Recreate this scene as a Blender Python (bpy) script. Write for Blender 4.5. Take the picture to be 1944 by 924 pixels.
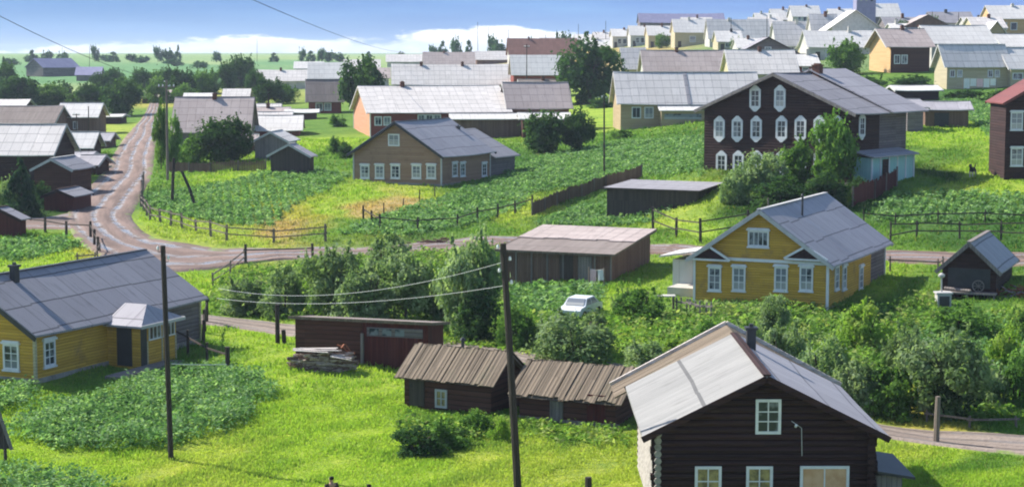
import bpy, math, random
import numpy as np
from mathutils import Vector, Matrix
R = math.radians
random.seed(7); rng = np.random.default_rng(7)
scene = bpy.context.scene
for o in list(bpy.data.objects): bpy.data.objects.remove(o)

# ------------------------------------------------------------------ camera
F = 3400.0; CX, CY = 972.0, 462.0; HC = 16.0; PITCH = math.atan(362 / F)
CP, SP = math.cos(PITCH), math.sin(PITCH)
cam_d = bpy.data.cameras.new('camera'); cam = bpy.data.objects.new('camera', cam_d)
scene.collection.objects.link(cam); scene.camera = cam
cam.location = (0, 0, HC); cam.rotation_euler = (R(90) - PITCH, 0, 0)
cam_d.sensor_width = 36; cam_d.lens = 36 * F / 1944; cam_d.clip_start = 1; cam_d.clip_end = 30000

# ------------------------------------------------------------------ light and sky
SUN_EL = R(40); SUN_AZ = R(-60)          # azimuth from +Y, clockwise towards +X
sd = Vector((math.sin(SUN_AZ) * math.cos(SUN_EL), math.cos(SUN_AZ) * math.cos(SUN_EL), math.sin(SUN_EL)))
sun_d = bpy.data.lights.new('sun', 'SUN'); sun = bpy.data.objects.new('sun', sun_d)
scene.collection.objects.link(sun); sun.rotation_euler = sd.to_track_quat('Z', 'Y').to_euler()
sun_d.energy = 4.9; sun_d.angle = R(0.6); sun_d.color = (1, .95, .87)
world = bpy.data.worlds.new('World'); scene.world = world; world.use_nodes = True
scene.view_settings.view_transform = 'Standard'; scene.view_settings.look = 'None'
scene.view_settings.gamma = 1; scene.view_settings.use_curve_mapping = False
scene.view_settings.exposure = 0.82
scene.cycles.use_denoising = True
scene.cycles.max_bounces = 6; scene.cycles.diffuse_bounces = 3; scene.cycles.transmission_bounces = 3
scene.cycles.transparent_max_bounces = 4
scene.render.use_persistent_data = False
scene.cycles.filter_width = 2.0

class NT:
    """small helper round a node tree"""
    def __init__(s, tree): s.t = tree; s.n = tree.nodes; s.l = tree.links
    def new(s, typ, **kw):
        n = s.n.new(typ)
        for k, v in kw.items(): setattr(n, k, v)
        return n
    def put(s, sock, v):
        if isinstance(v, bpy.types.NodeSocket): s.l.new(v, sock)
        elif isinstance(v, (int, float)): sock.default_value = v
        else:
            v = tuple(v)
            if len(v) == 3 and sock.type == 'RGBA': v = v + (1,)
            sock.default_value = v
    def math(s, op, a, b=0.0, c=0.0, clamp=False):
        n = s.new('ShaderNodeMath', operation=op); n.use_clamp = clamp
        s.put(n.inputs[0], a); s.put(n.inputs[1], b)
        if len(n.inputs) > 2: s.put(n.inputs[2], c)
        return n.outputs[0]
    def mix(s, f, a, b, mode='MIX'):
        n = s.new('ShaderNodeMix', data_type='RGBA', blend_type=mode)
        s.put(n.inputs[0], f); s.put(n.inputs[6], a); s.put(n.inputs[7], b)
        return n.outputs[2]
    def smooth(s, x, lo, hi, a=0.0, b=1.0):
        n = s.new('ShaderNodeMapRange', interpolation_type='SMOOTHSTEP')
        s.put(n.inputs[0], x); n.inputs[1].default_value = lo; n.inputs[2].default_value = hi
        n.inputs[3].default_value = a; n.inputs[4].default_value = b
        return n.outputs[0]
    def xyz(s, x=0.0, y=0.0, z=0.0):
        n = s.new('ShaderNodeCombineXYZ'); s.put(n.inputs[0], x); s.put(n.inputs[1], y); s.put(n.inputs[2], z)
        return n.outputs[0]
    def noise(s, vec, scale=1.0, detail=3.0, rough=.55, dim='3D'):
        n = s.new('ShaderNodeTexNoise', noise_dimensions=dim); s.l.new(vec, n.inputs['Vector'])
        n.inputs['Scale'].default_value = scale; n.inputs['Detail'].default_value = detail; n.inputs['Roughness'].default_value = rough
        return n.outputs['Fac']

w = NT(world.node_tree)
for n in list(w.n): w.n.remove(n)
sky = w.new('ShaderNodeTexSky', sky_type='NISHITA'); sky.sun_disc = False
sky.sun_elevation = SUN_EL; sky.sun_rotation = SUN_AZ; sky.air_density = 1.0; sky.dust_density = .6; sky.ozone_density = 2.0
tc = w.new('ShaderNodeTexCoord'); sx = w.new('ShaderNodeSeparateXYZ'); w.l.new(tc.outputs['Generated'], sx.inputs[0])
dx, dy, dz = sx.outputs
az = w.math('ARCTAN2', dx, dy); el = w.math('ARCSINE', dz)
bg = w.new('ShaderNodeBackground'); w.l.new(sky.outputs[0], bg.inputs[0]); bg.inputs[1].default_value = 0.115
# the clear blue band under a rain front, low over the horizon
streak = w.noise(w.xyz(w.math('MULTIPLY', az, 5.0), w.math('MULTIPLY', el, 60.0), 0.0), 1.0, 3.0)
blue = w.mix(w.smooth(az, -.28, .28), (.125, .255, .50), (.125, .225, .53))
blue = w.mix(w.smooth(streak, .35, .75), blue, (.17, .33, .60))
blue = w.mix(w.smooth(el, 0.0, .035), w.mix(.35, blue, (.34, .46, .62)), blue)
# cumulus bank close to the horizon
nz = w.noise(w.xyz(w.math('MULTIPLY', az, 34.0), w.math('MULTIPLY', el, 120.0), 3.3), 1.0, 5.0, .6)
rampn = w.new('ShaderNodeValToRGB'); w.put(rampn.inputs[0], w.smooth(az, -.30, .30)); rampn.color_ramp.interpolation = 'B_SPLINE'
cr = rampn.color_ramp
pts = [(0, .05), (.07, .30), (.22, .34), (.30, .20), (.36, .38), (.45, .62), (.52, .50), (.60, .44), (.70, .40), (.85, .25), (1, .1)]
while len(cr.elements) < len(pts): cr.elements.new(.5)
for e, (p, v) in zip(cr.elements, pts): e.position = p; e.color = (v, v, v, 1)
top = w.math('MULTIPLY', rampn.outputs[0], .027)
den = w.math('SUBTRACT', w.math('ADD', top, w.math('MULTIPLY', w.math('SUBTRACT', nz, .5), .020)), el)
cl = w.smooth(den, -.001, .0025)
cloudcol = w.mix(w.smooth(nz, .3, .6), (.66, .73, .84), (.95, .95, .95))
lowc = w.mix(cl, blue, cloudcol)
bg2 = w.new('ShaderNodeBackground'); w.l.new(lowc, bg2.inputs[0]); bg2.inputs[1].default_value = 0.86
mixs = w.new('ShaderNodeMixShader'); w.l.new(w.smooth(el, .09, .25), mixs.inputs[0])
w.l.new(bg2.outputs[0], mixs.inputs[1]); w.l.new(bg.outputs[0], mixs.inputs[2])
out = w.new('ShaderNodeOutputWorld'); w.l.new(mixs.outputs[0], out.inputs[0])

# ------------------------------------------------------------------ geometry of the place
def ray(px, py):
    up = (CY - py) / F
    return np.array(((px - CX) / F, CP + up * SP, -SP + up * CP))
def proj(p):
    d = p[2] - HC; fw = p[1] * CP - d * SP; u = p[1] * SP + d * CP
    return CX + F * p[0] / fw, CY - F * u / fw
# how large a metre looks (px) at points of the ground: gives distance and height of the hillside
CTRL = [(100,924,51.5),(972,924,51.5),(1900,924,52),(325,870,48),(1300,1000,56),(70,727,40),(380,650,35),(560,700,38),
 (770,785,42.5),(1165,808,44),(1776,838,45),(1944,850,46),(1500,700,38.5),(1450,590,33),(1160,533,29.5),(480,615,32.5),
 (650,560,30),(960,620,33),(300,460,24.5),(420,510,27),(600,470,25),(0,480,26),(130,400,21.5),(220,300,15.5),(290,225,10.5),
 (150,160,7),(0,160,7),(150,115,3.8),(300,114,3.8),(40,410,22),(60,330,17.5),(380,250,13.5),(500,300,16.5),(838,352,19.5),(672,345,19.3),
 (700,258,14.5),(550,230,12.5),(600,200,10.5),(860,185,9.5),(700,150,6.8),(500,114,3.8),(700,112,3.9),(1000,420,23),(1180,245,14.5),(1060,280,16),
 (1150,330,19),(1340,332,22),(1612,345,22.5),(1240,392,22.5),(1330,455,26),(1500,390,24),(1700,450,26.3),(1850,560,31),
 (1905,335,22),(1800,240,17),(1795,168,13),(1688,138,11.5),(1370,170,11),(1000,150,7.8),(850,108,4.2),(1200,88,6),
 (1450,84,7.5),(1400,58,6),(1600,46,6.6),(1900,44,7),(1900,92,9.5),(1600,86,8.8),(1030,100,5.2),(1100,76,4.8)]
_c = []
for px, py, m in CTRL:
    Y = F / m; d = ray(px, py); t = Y / d[1]; _c.append((d[0] * t / Y, Y, HC + d[2] * t))
for u, Y, z in [(-.33,1300,13.5),(-.15,1300,13.8),(0,1200,14),(.1,1300,16),(.22,1000,17),(.33,1000,17),(-.33,2500,13.5),(0,2500,13.5),(.33,2500,13.5)]:
    _c.append((u, Y, z))
_c = np.array(_c)
def _feat(u, Y): return np.stack([np.asarray(u) * 5.0, np.log(np.asarray(Y)) * 1.15], -1)
_P = _feat(_c[:, 0], _c[:, 1])
def _phi(r2): return r2 * np.log(np.maximum(r2, 1e-12)) * .5
_n = len(_P)
_K = _phi(((_P[:, None] - _P[None]) ** 2).sum(-1)) + np.eye(_n) * .004
_A = np.zeros((_n + 3, _n + 3)); _A[:_n, :_n] = _K; _A[:_n, _n] = 1; _A[:_n, _n+1:] = _P
_A[_n:, :_n] = _A[:_n, _n:].T
_W = np.linalg.solve(_A, np.concatenate([_c[:, 2], np.zeros(3)]))
def height(X, Y):
    X = np.asarray(X, float).ravel(); Y = np.asarray(Y, float).ravel()
    Yc = np.clip(Y, 56, 2500); u = np.clip(X / np.maximum(Y, 56), -.34, .34)
    q = _feat(u, Yc); res = np.empty(len(q))
    for i in range(0, len(q), 20000):
        s = q[i:i+20000]
        res[i:i+20000] = _phi(((s[:, None] - _P[None]) ** 2).sum(-1)) @ _W[:_n] + _W[_n] + s @ _W[_n+1:]
    near = np.clip(1.4 - Y / 400, .25, 1)
    res += near * (.07 * np.sin(X * .55 + np.sin(Y * .31) * 1.3) * np.cos(Y * .43) + .04 * np.sin(X * 1.3 + Y * .9))
    return res
_YS = np.exp(np.linspace(math.log(46), math.log(2400), 1400))
def ground(px, py):
    d = ray(px, py); t = _YS / d[1]
    f = HC + d[2] * t - height(d[0] * t, _YS)
    k = np.where(f < 0)[0]
    i = k[0] if len(k) else int(np.argmin(f / _YS)); d0 = 0
    if i == 0 or not len(k): Y = _YS[i]                     # past the crest: stand on the skyline
    else: a = min(1, max(0, f[i-1] / (f[i-1] - f[i] + 1e-9))); Y = _YS[i-1] + a * (_YS[i] - _YS[i-1])
    t = Y / d[1]; return np.array((d[0] * t, Y, float(height(d[0] * t, Y)[0])))
def inpoly(px, py, poly):
    px = np.asarray(px); py = np.asarray(py); c = np.zeros(px.shape, bool); n = len(poly)
    for i in range(n):
        x1, y1 = poly[i]; x2, y2 = poly[(i+1) % n]
        if y1 == y2: continue
        k = ((y1 > py) != (y2 > py)) & (px < (x2 - x1) * (py - y1) / (y2 - y1) + x1)
        c ^= k
    return c

# ------------------------------------------------------------------ mesh helpers
col = scene.collection
def tag(o, label=None, cat=None, group=None, kind=None):
    if label: o['label'] = label
    if cat: o['category'] = cat
    if group: o['group'] = group
    if kind: o['kind'] = kind
    return o
def empty(name, loc, rz=0.0):
    o = bpy.data.objects.new(name, None); col.objects.link(o); o.location = loc; o.rotation_euler = (0, 0, rz)
    o.empty_display_size = .3; return o
def copy_tree(o, parent=None):
    c = o.copy(); col.objects.link(c)
    if parent: c.parent = parent
    for ch in list(o.children): copy_tree(ch, c)
    return c
class MB:
    def __init__(s): s.v = []; s.f = []; s.uv = []; s.m = []; s.mi = 0; s.sm = []
    def face(s, pts, smooth=False):
        P = [Vector(p) for p in pts]
        n = (P[1] - P[0]).cross(P[2] - P[0])
        if n.length < 1e-9: n = (P[2] - P[1]).cross(P[-1] - P[1])
        if n.length < 1e-12: return
        n.normalize()
        t = Vector((0, 0, 1)).cross(n)
        t = Vector((1, 0, 0)) if t.length < .05 else t.normalized()
        b = n.cross(t); k = len(s.v)
        s.v += [tuple(p) for p in P]; s.f.append(tuple(range(k, k + len(P))))
        s.uv += [(p.dot(t), p.dot(b)) for p in P]; s.m.append(s.mi); s.sm.append(smooth)
    def box(s, c, h, ax=None):
        """centre, half sizes, axes (three vectors)"""
        c = Vector(c); A = [Vector(a) for a in (ax or ((1,0,0),(0,1,0),(0,0,1)))]
        def p(i, j, k): return c + A[0] * (i * h[0]) + A[1] * (j * h[1]) + A[2] * (k * h[2])
        for q in (((-1,-1,-1),(-1,1,-1),(1,1,-1),(1,-1,-1)), ((-1,-1,1),(1,-1,1),(1,1,1),(-1,1,1)),
                  ((-1,-1,-1),(1,-1,-1),(1,-1,1),(-1,-1,1)), ((1,1,-1),(-1,1,-1),(-1,1,1),(1,1,1)),
                  ((1,-1,-1),(1,1,-1),(1,1,1),(1,-1,1)), ((-1,1,-1),(-1,-1,-1),(-1,-1,1),(-1,1,1))):
            s.face([p(*k) for k in q])
    def bx(s, x0, x1, y0, y1, z0, z1): s.box(((x0+x1)/2, (y0+y1)/2, (z0+z1)/2), (abs(x1-x0)/2, abs(y1-y0)/2, abs(z1-z0)/2))
    def bar(s, a, b, w, h):
        a = Vector(a); b = Vector(b); d = b - a; L = d.length
        if L < 1e-6: return
        d.normalize(); up = Vector((0,0,1)) if abs(d.z) < .95 else Vector((0,1,0))
        sdv = d.cross(up).normalized(); u2 = sdv.cross(d)
        s.box((a + b) / 2, (L/2, w/2, h/2), (d, sdv, u2))
    def tube(s, pts, rad, seg=8, cap=True):
        if not hasattr(rad, '__len__'): rad = [rad] * len(pts)
        P = [Vector(p) for p in pts]; rings = []
        for i, p in enumerate(P):
            d = (P[min(i+1, len(P)-1)] - P[max(i-1, 0)]).normalized()
            a = d.cross(Vector((0,0,1)) if abs(d.z) < .9 else Vector((1,0,0))).normalized(); b = d.cross(a)
            rings.append([p + (a * math.cos(2*math.pi*k/seg) + b * math.sin(2*math.pi*k/seg)) * rad[i] for k in range(seg)])
        for i in range(len(P) - 1):
            for k in range(seg):
                s.face([rings[i][k], rings[i][(k+1) % seg], rings[i+1][(k+1) % seg], rings[i+1][k]], True)
        if cap: s.face(rings[0][::-1]); s.face(rings[-1])
    def prism(s, prof, a, b):
        """prof: list of points; swept from offset a to offset b (vectors)"""
        A = [Vector(p) + Vector(a) for p in prof]; B = [Vector(p) + Vector(b) for p in prof]; n = len(prof)
        s.face(A[::-1]); s.face(B)
        for i in range(n): s.face([A[i], A[(i+1) % n], B[(i+1) % n], B[i]])
    def build(s, name, mats, parent=None, loc=None):
        me = bpy.data.meshes.new(name); me.from_pydata(s.v, [], s.f)
        ul = me.uv_layers.new(name='UVMap'); ul.data.foreach_set('uv', np.array(s.uv, 'f').ravel())
        for m in (mats if isinstance(mats, (list, tuple)) else [mats]): me.materials.append(m)
        me.polygons.foreach_set('material_index', s.m); me.polygons.foreach_set('use_smooth', s.sm)
        me.update()
        o = bpy.data.objects.new(name, me); col.objects.link(o)
        if parent: o.parent = parent
        if loc is not None: o.location = loc
        return o
def quads_mesh(name, V, cols, mat):
    """V (n,4,3) float, cols (n,3): one mesh of loose quads with a colour each"""
    n = len(V); me = bpy.data.meshes.new(name)
    me.vertices.add(n * 4); me.vertices.foreach_set('co', V.astype('f').ravel())
    me.loops.add(n * 4); me.loops.foreach_set('vertex_index', np.arange(n * 4, dtype='i'))
    me.polygons.add(n); me.polygons.foreach_set('loop_start', np.arange(n, dtype='i') * 4)
    at = me.color_attributes.new('Col', 'FLOAT_COLOR', 'POINT')
    c4 = np.ones((n, 4, 4), 'f'); c4[:, :, :3] = cols[:, None, :]
    at.data.foreach_set('color', c4.ravel())
    me.materials.append(mat); me.update(calc_edges=True); return me
# ------------------------------------------------------------------ materials
def newmat(name):
    m = bpy.data.materials.new(name); m.use_nodes = True; t = NT(m.node_tree)
    b = m.node_tree.nodes['Principled BSDF']; b.inputs['Specular IOR Level'].default_value = .25
    return m, t, b
def uvs(t):
    n = t.new('ShaderNodeUVMap'); n.uv_map = 'UVMap'; s = t.new('ShaderNodeSeparateXYZ'); t.l.new(n.outputs[0], s.inputs[0])
    return s.outputs[0], s.outputs[1]
def white(t, v):
    n = t.new('ShaderNodeTexWhiteNoise', noise_dimensions='3D'); t.l.new(v, n.inputs[0]); return n.outputs[0]
def bump(t, b, h, strength, dist=.03):
    n = t.new('ShaderNodeBump'); n.inputs['Strength'].default_value = strength; n.inputs['Distance'].default_value = dist
    t.l.new(h, n.inputs['Height']); t.l.new(n.outputs[0], b.inputs['Normal'])
def m_plank(name, c1, c2, w=.16, horiz=True, gap=.10, rough=.8, c3=None, wear=.35):
    m, t, b = newmat(name); u, v = uvs(t)
    a, o = (v, u) if horiz else (u, v)
    k = t.math('DIVIDE', a, w); fl = t.math('FLOOR', k); fr = t.math('FRACT', k)
    rnd = white(t, t.xyz(fl, t.math('FLOOR', t.math('DIVIDE', o, 3.1)), 1.0))
    g = t.noise(t.xyz(t.math('MULTIPLY', o, 1.3), t.math('MULTIPLY', a, 14.0), fl), 1.0, 4.0, .65)
    fac = t.math('ADD', t.math('MULTIPLY', rnd, .55), t.math('MULTIPLY', t.math('SUBTRACT', g, .25), .9), clamp=True)
    c = t.mix(fac, c1, c2)
    if c3:
        st = t.noise(t.xyz(u, t.math('MULTIPLY', v, .7), 5.0), .8, 5.0, .7)
        c = t.mix(t.smooth(st, .5, .72, 0, wear), c, c3)
    c = t.mix(t.math('LESS_THAN', fr, gap), c, t.mix(.6, c, (.01, .008, .008)))  # gaps between boards darkened in the colour, standing in for their shadow
    t.l.new(c, b.inputs['Base Color']); b.inputs['Roughness'].default_value = rough
    hgt = t.math('ADD', t.math('SINE', t.math('MULTIPLY', fr, math.pi)), t.math('MULTIPLY', g, .5))
    bump(t, b, hgt, .7, .03); return m
def m_sheet(name, c1, c2, stain, sw=1.0, sv=1.6, rough=.75, seam=.35):
    """fibre cement or slate sheets with rows, weathering streaks and moss"""
    m, t, b = newmat(name); u, v = uvs(t)
    fu = t.math('FLOOR', t.math('DIVIDE', u, sw)); fv = t.math('FLOOR', t.math('DIVIDE', v, sv))
    rnd = white(t, t.xyz(fu, fv, 2.0))
    big = t.noise(t.xyz(u, v, 0.0), .45, 4.0, .6)
    run = t.noise(t.xyz(t.math('MULTIPLY', u, 3.5), t.math('MULTIPLY', v, .5), 1.0), 1.0, 4.0, .7)
    fac = t.math('ADD', t.math('MULTIPLY', rnd, .45), t.math('MULTIPLY', big, .6), clamp=True)
    c = t.mix(fac, c1, c2); c = t.mix(t.smooth(run, .5, .8, 0, .65), c, stain)
    sp = t.noise(t.xyz(u, v, 7.0), 5.0, 3.0, .7); c = t.mix(t.smooth(sp, .6, .75, 0, .4), c, stain)
    fr = t.math('FRACT', t.math('DIVIDE', v, sv)); fr2 = t.math('FRACT', t.math('DIVIDE', u, sw))
    line = t.math('MAXIMUM', t.math('LESS_THAN', fr, .05), t.math('MULTIPLY', t.math('LESS_THAN', fr2, .05), .5))
    c = t.mix(t.math('MULTIPLY', line, seam), c, (.03, .03, .035))
    t.l.new(c, b.inputs['Base Color']); b.inputs['Roughness'].default_value = rough
    wv = t.math('SINE', t.math('MULTIPLY', u, 2 * math.pi / .16))
    bump(t, b, t.math('ADD', wv, t.math('MULTIPLY', fr, 1.5)), .35, .02); return m
def m_flat(name, c, rough=.7, var=.25, metal=0.0, scale=2.0, c2=None):
    m, t, b = newmat(name); tcn = t.new('ShaderNodeTexCoord')
    n = t.noise(tcn.outputs['Object'], scale, 4.0, .65)
    dark = c2 or tuple(x * .55 for x in c)
    t.l.new(t.mix(t.smooth(n, .35, .75, 0, min(1, var * 2)), c, dark), b.inputs['Base Color'])
    b.inputs['Roughness'].default_value = rough; b.inputs['Metallic'].default_value = metal
    bump(t, b, n, .2, .02); return m
def m_glass(name, c=(.02, .03, .045)):
    m, t, b = newmat(name); tcn = t.new('ShaderNodeTexCoord'); n = t.noise(tcn.outputs['Object'], 1.6, 2.0)
    oi = t.new('ShaderNodeObjectInfo'); g_ = t.math('ADD', n, t.math('MULTIPLY', t.math('SUBTRACT', oi.outputs['Random'], .5), .5))
    sp = t.new('ShaderNodeSeparateXYZ'); t.l.new(tcn.outputs['Generated'], sp.inputs[0]); cu = t.math('ABSOLUTE', t.math('SUBTRACT', sp.outputs[0], .5))
    cc = t.mix(t.smooth(g_, .40, .55), c, (.20, .22, .25)); cc = t.mix(t.math('MULTIPLY', t.math('GREATER_THAN', oi.outputs['Random'], .55), t.smooth(sp.outputs[2], .35, .45, .8, 0)), cc, (.42, .42, .40))
    t.l.new(cc, b.inputs['Base Color'])
    b.inputs['Roughness'].default_value = .12; b.inputs['Specular IOR Level'].default_value = .5; return m
def m_leaf(name, trans=.35, rough=.6):
    m = bpy.data.materials.new(name); m.use_nodes = True; t = NT(m.node_tree)
    for n in list(t.n): t.n.remove(n)
    a = t.new('ShaderNodeAttribute'); a.attribute_name = 'Col'; oi = t.new('ShaderNodeObjectInfo')
    c = t.mix(1.0, a.outputs['Color'], oi.outputs['Color'], 'MULTIPLY')
    d = t.new('ShaderNodeBsdfDiffuse'); tr = t.new('ShaderNodeBsdfTranslucent'); ms = t.new('ShaderNodeMixShader')
    t.l.new(c, d.inputs[0]); t.l.new(t.mix(1.0, c, (1.1, 1.15, .6, 1), 'MULTIPLY'), tr.inputs[0]); ms.inputs[0].default_value = trans
    t.l.new(d.outputs[0], ms.inputs[1]); t.l.new(tr.outputs[0], ms.inputs[2])
    o = t.new('ShaderNodeOutputMaterial'); t.l.new(ms.outputs[0], o.inputs[0]); return m
M = dict(
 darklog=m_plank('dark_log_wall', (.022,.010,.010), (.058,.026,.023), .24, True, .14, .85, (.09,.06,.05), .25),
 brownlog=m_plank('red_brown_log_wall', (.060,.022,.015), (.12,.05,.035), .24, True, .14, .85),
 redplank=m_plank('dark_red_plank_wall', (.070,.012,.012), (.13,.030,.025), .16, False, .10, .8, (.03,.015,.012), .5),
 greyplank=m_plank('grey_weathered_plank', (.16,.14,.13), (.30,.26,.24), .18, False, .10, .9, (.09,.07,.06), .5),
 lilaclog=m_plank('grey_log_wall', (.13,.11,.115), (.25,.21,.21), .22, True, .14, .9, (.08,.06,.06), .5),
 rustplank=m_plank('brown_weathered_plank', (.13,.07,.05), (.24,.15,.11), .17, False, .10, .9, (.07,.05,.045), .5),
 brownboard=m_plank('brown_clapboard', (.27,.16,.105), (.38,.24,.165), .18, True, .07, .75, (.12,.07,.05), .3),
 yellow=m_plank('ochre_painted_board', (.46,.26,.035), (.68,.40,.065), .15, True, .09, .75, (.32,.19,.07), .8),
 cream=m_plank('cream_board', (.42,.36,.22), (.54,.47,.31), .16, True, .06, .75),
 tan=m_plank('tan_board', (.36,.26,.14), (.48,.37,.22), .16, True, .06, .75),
 salmon=m_plank('sunlit_red_board', (.52,.24,.13), (.62,.32,.20), .16, True, .06, .75),
 orangewood=m_plank('orange_and_sunlit_timber', (.55,.34,.15), (.66,.44,.22), .2, True, .08, .75),
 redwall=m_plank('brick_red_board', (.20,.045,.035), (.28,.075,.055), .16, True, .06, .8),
 white=m_flat('white_paint', (.74,.74,.74), .55, .18),
 dirtywhite=m_flat('weathered_white_paint', (.52,.51,.49), .7, .3),
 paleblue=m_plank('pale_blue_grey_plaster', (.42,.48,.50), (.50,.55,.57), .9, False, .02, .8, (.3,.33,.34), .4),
 whitewash=m_flat('whitewashed_wall', (.54,.52,.47), .85, .35, scale=.6),
 stone=m_flat('stone_and_sunlit_logs', (.34,.31,.27), .9, .45, scale=3.0),
 glass=m_glass('window_glass'), curtain=m_flat('yellowish_curtain', (.45,.36,.14), .9, .4, scale=3.0, c2=(.03,.03,.03)),
 plywood=m_flat('bare_boarding', (.66,.42,.25), .8, .4, scale=2.5, c2=(.50,.27,.13)),
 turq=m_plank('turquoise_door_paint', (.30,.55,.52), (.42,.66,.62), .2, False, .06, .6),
 slate=m_sheet('grey_lilac_sheet_roof', (.31,.29,.31), (.43,.41,.43), (.17,.16,.165), 1.3, 1.9, .75, .6),
 foreroof=m_sheet('sunlit_roof_boards', (.21,.207,.20), (.31,.303,.29), (.11,.105,.10), .36, 2.8, .9, .6),
 slated=m_sheet('dark_grey_sheet_roof', (.25,.235,.25), (.34,.325,.345), (.12,.115,.12), 1.5, 1.9, .75, .7),
 shifer=m_sheet('pale_sheet_roof', (.55,.51,.475), (.72,.67,.63), (.30,.27,.255), 1.1, 1.5, .85, .7),
 shiferw=m_sheet('white_sheet_roof', (.58,.55,.515), (.72,.69,.65), (.36,.33,.31), 1.1, 1.5, .85, .5),
 pinkroof=m_sheet('pinkish_grey_sheet_roof', (.36,.29,.265), (.50,.42,.39), (.20,.155,.14), 1.1, 1.4, .85, .6),
 brownroof=m_sheet('brown_mossy_roof', (.19,.15,.135), (.28,.235,.21), (.10,.085,.06), .3, 2.5, .9, .4),
 rustroof=m_sheet('rusty_red_roof', (.17,.08,.06), (.26,.13,.10), (.10,.06,.05), 1.0, 1.4, .8, .3),
 purpleroof=m_sheet('purple_grey_roof', (.22,.21,.33), (.30,.29,.42), (.16,.15,.22), 1.0, 1.4, .8, .2),
 redroof=m_sheet('red_painted_roof', (.16,.045,.04), (.22,.07,.06), (.15,.04,.035), .6, 2.0, .6, .3),
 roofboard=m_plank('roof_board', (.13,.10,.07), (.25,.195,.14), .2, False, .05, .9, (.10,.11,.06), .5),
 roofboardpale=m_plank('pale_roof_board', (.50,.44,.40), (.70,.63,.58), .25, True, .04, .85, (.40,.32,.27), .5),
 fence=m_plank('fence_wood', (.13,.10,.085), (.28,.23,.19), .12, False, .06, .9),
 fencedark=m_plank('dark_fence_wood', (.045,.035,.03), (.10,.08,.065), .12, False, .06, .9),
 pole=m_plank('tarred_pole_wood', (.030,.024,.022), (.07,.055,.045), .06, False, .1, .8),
 bark=m_flat('tree_bark', (.09,.07,.055), .9, .5, scale=4.0), brick=m_flat('old_chimney_brick', (.16,.075,.055), .9, .4, scale=5.0),
 metal=m_flat('dull_metal', (.06,.06,.065), .5, .3, .3), wire=m_flat('wire_cable', (.03,.03,.035), .6, .1),
 wirelight=m_flat('aluminium_wire', (.62,.63,.62), .45, .1), ceramic=m_flat('white_insulator', (.8,.8,.78), .3, .1),
 firewood=m_flat('split_firewood', (.50,.40,.33), .85, .5, scale=3.0, c2=(.22,.14,.10)), rubble=m_flat('rusty_scrap', (.26,.09,.04), .8, .5),
 cloth=m_flat('white_cloth', (.78,.76,.74), .85, .1), pinkcloth=m_flat('pink_cloth', (.80,.52,.54), .85, .1),
 cwhite=m_flat('white_car_paint', (.70,.73,.76), .3, .08), cblue=m_flat('pale_blue_car_paint', (.46,.52,.62), .3, .08), tyre=m_flat('tyre_rubber', (.02,.02,.02), .85, .1),
 leaf=m_leaf('leaf', .5), grass=m_leaf('grass_blade', .45))
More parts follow.
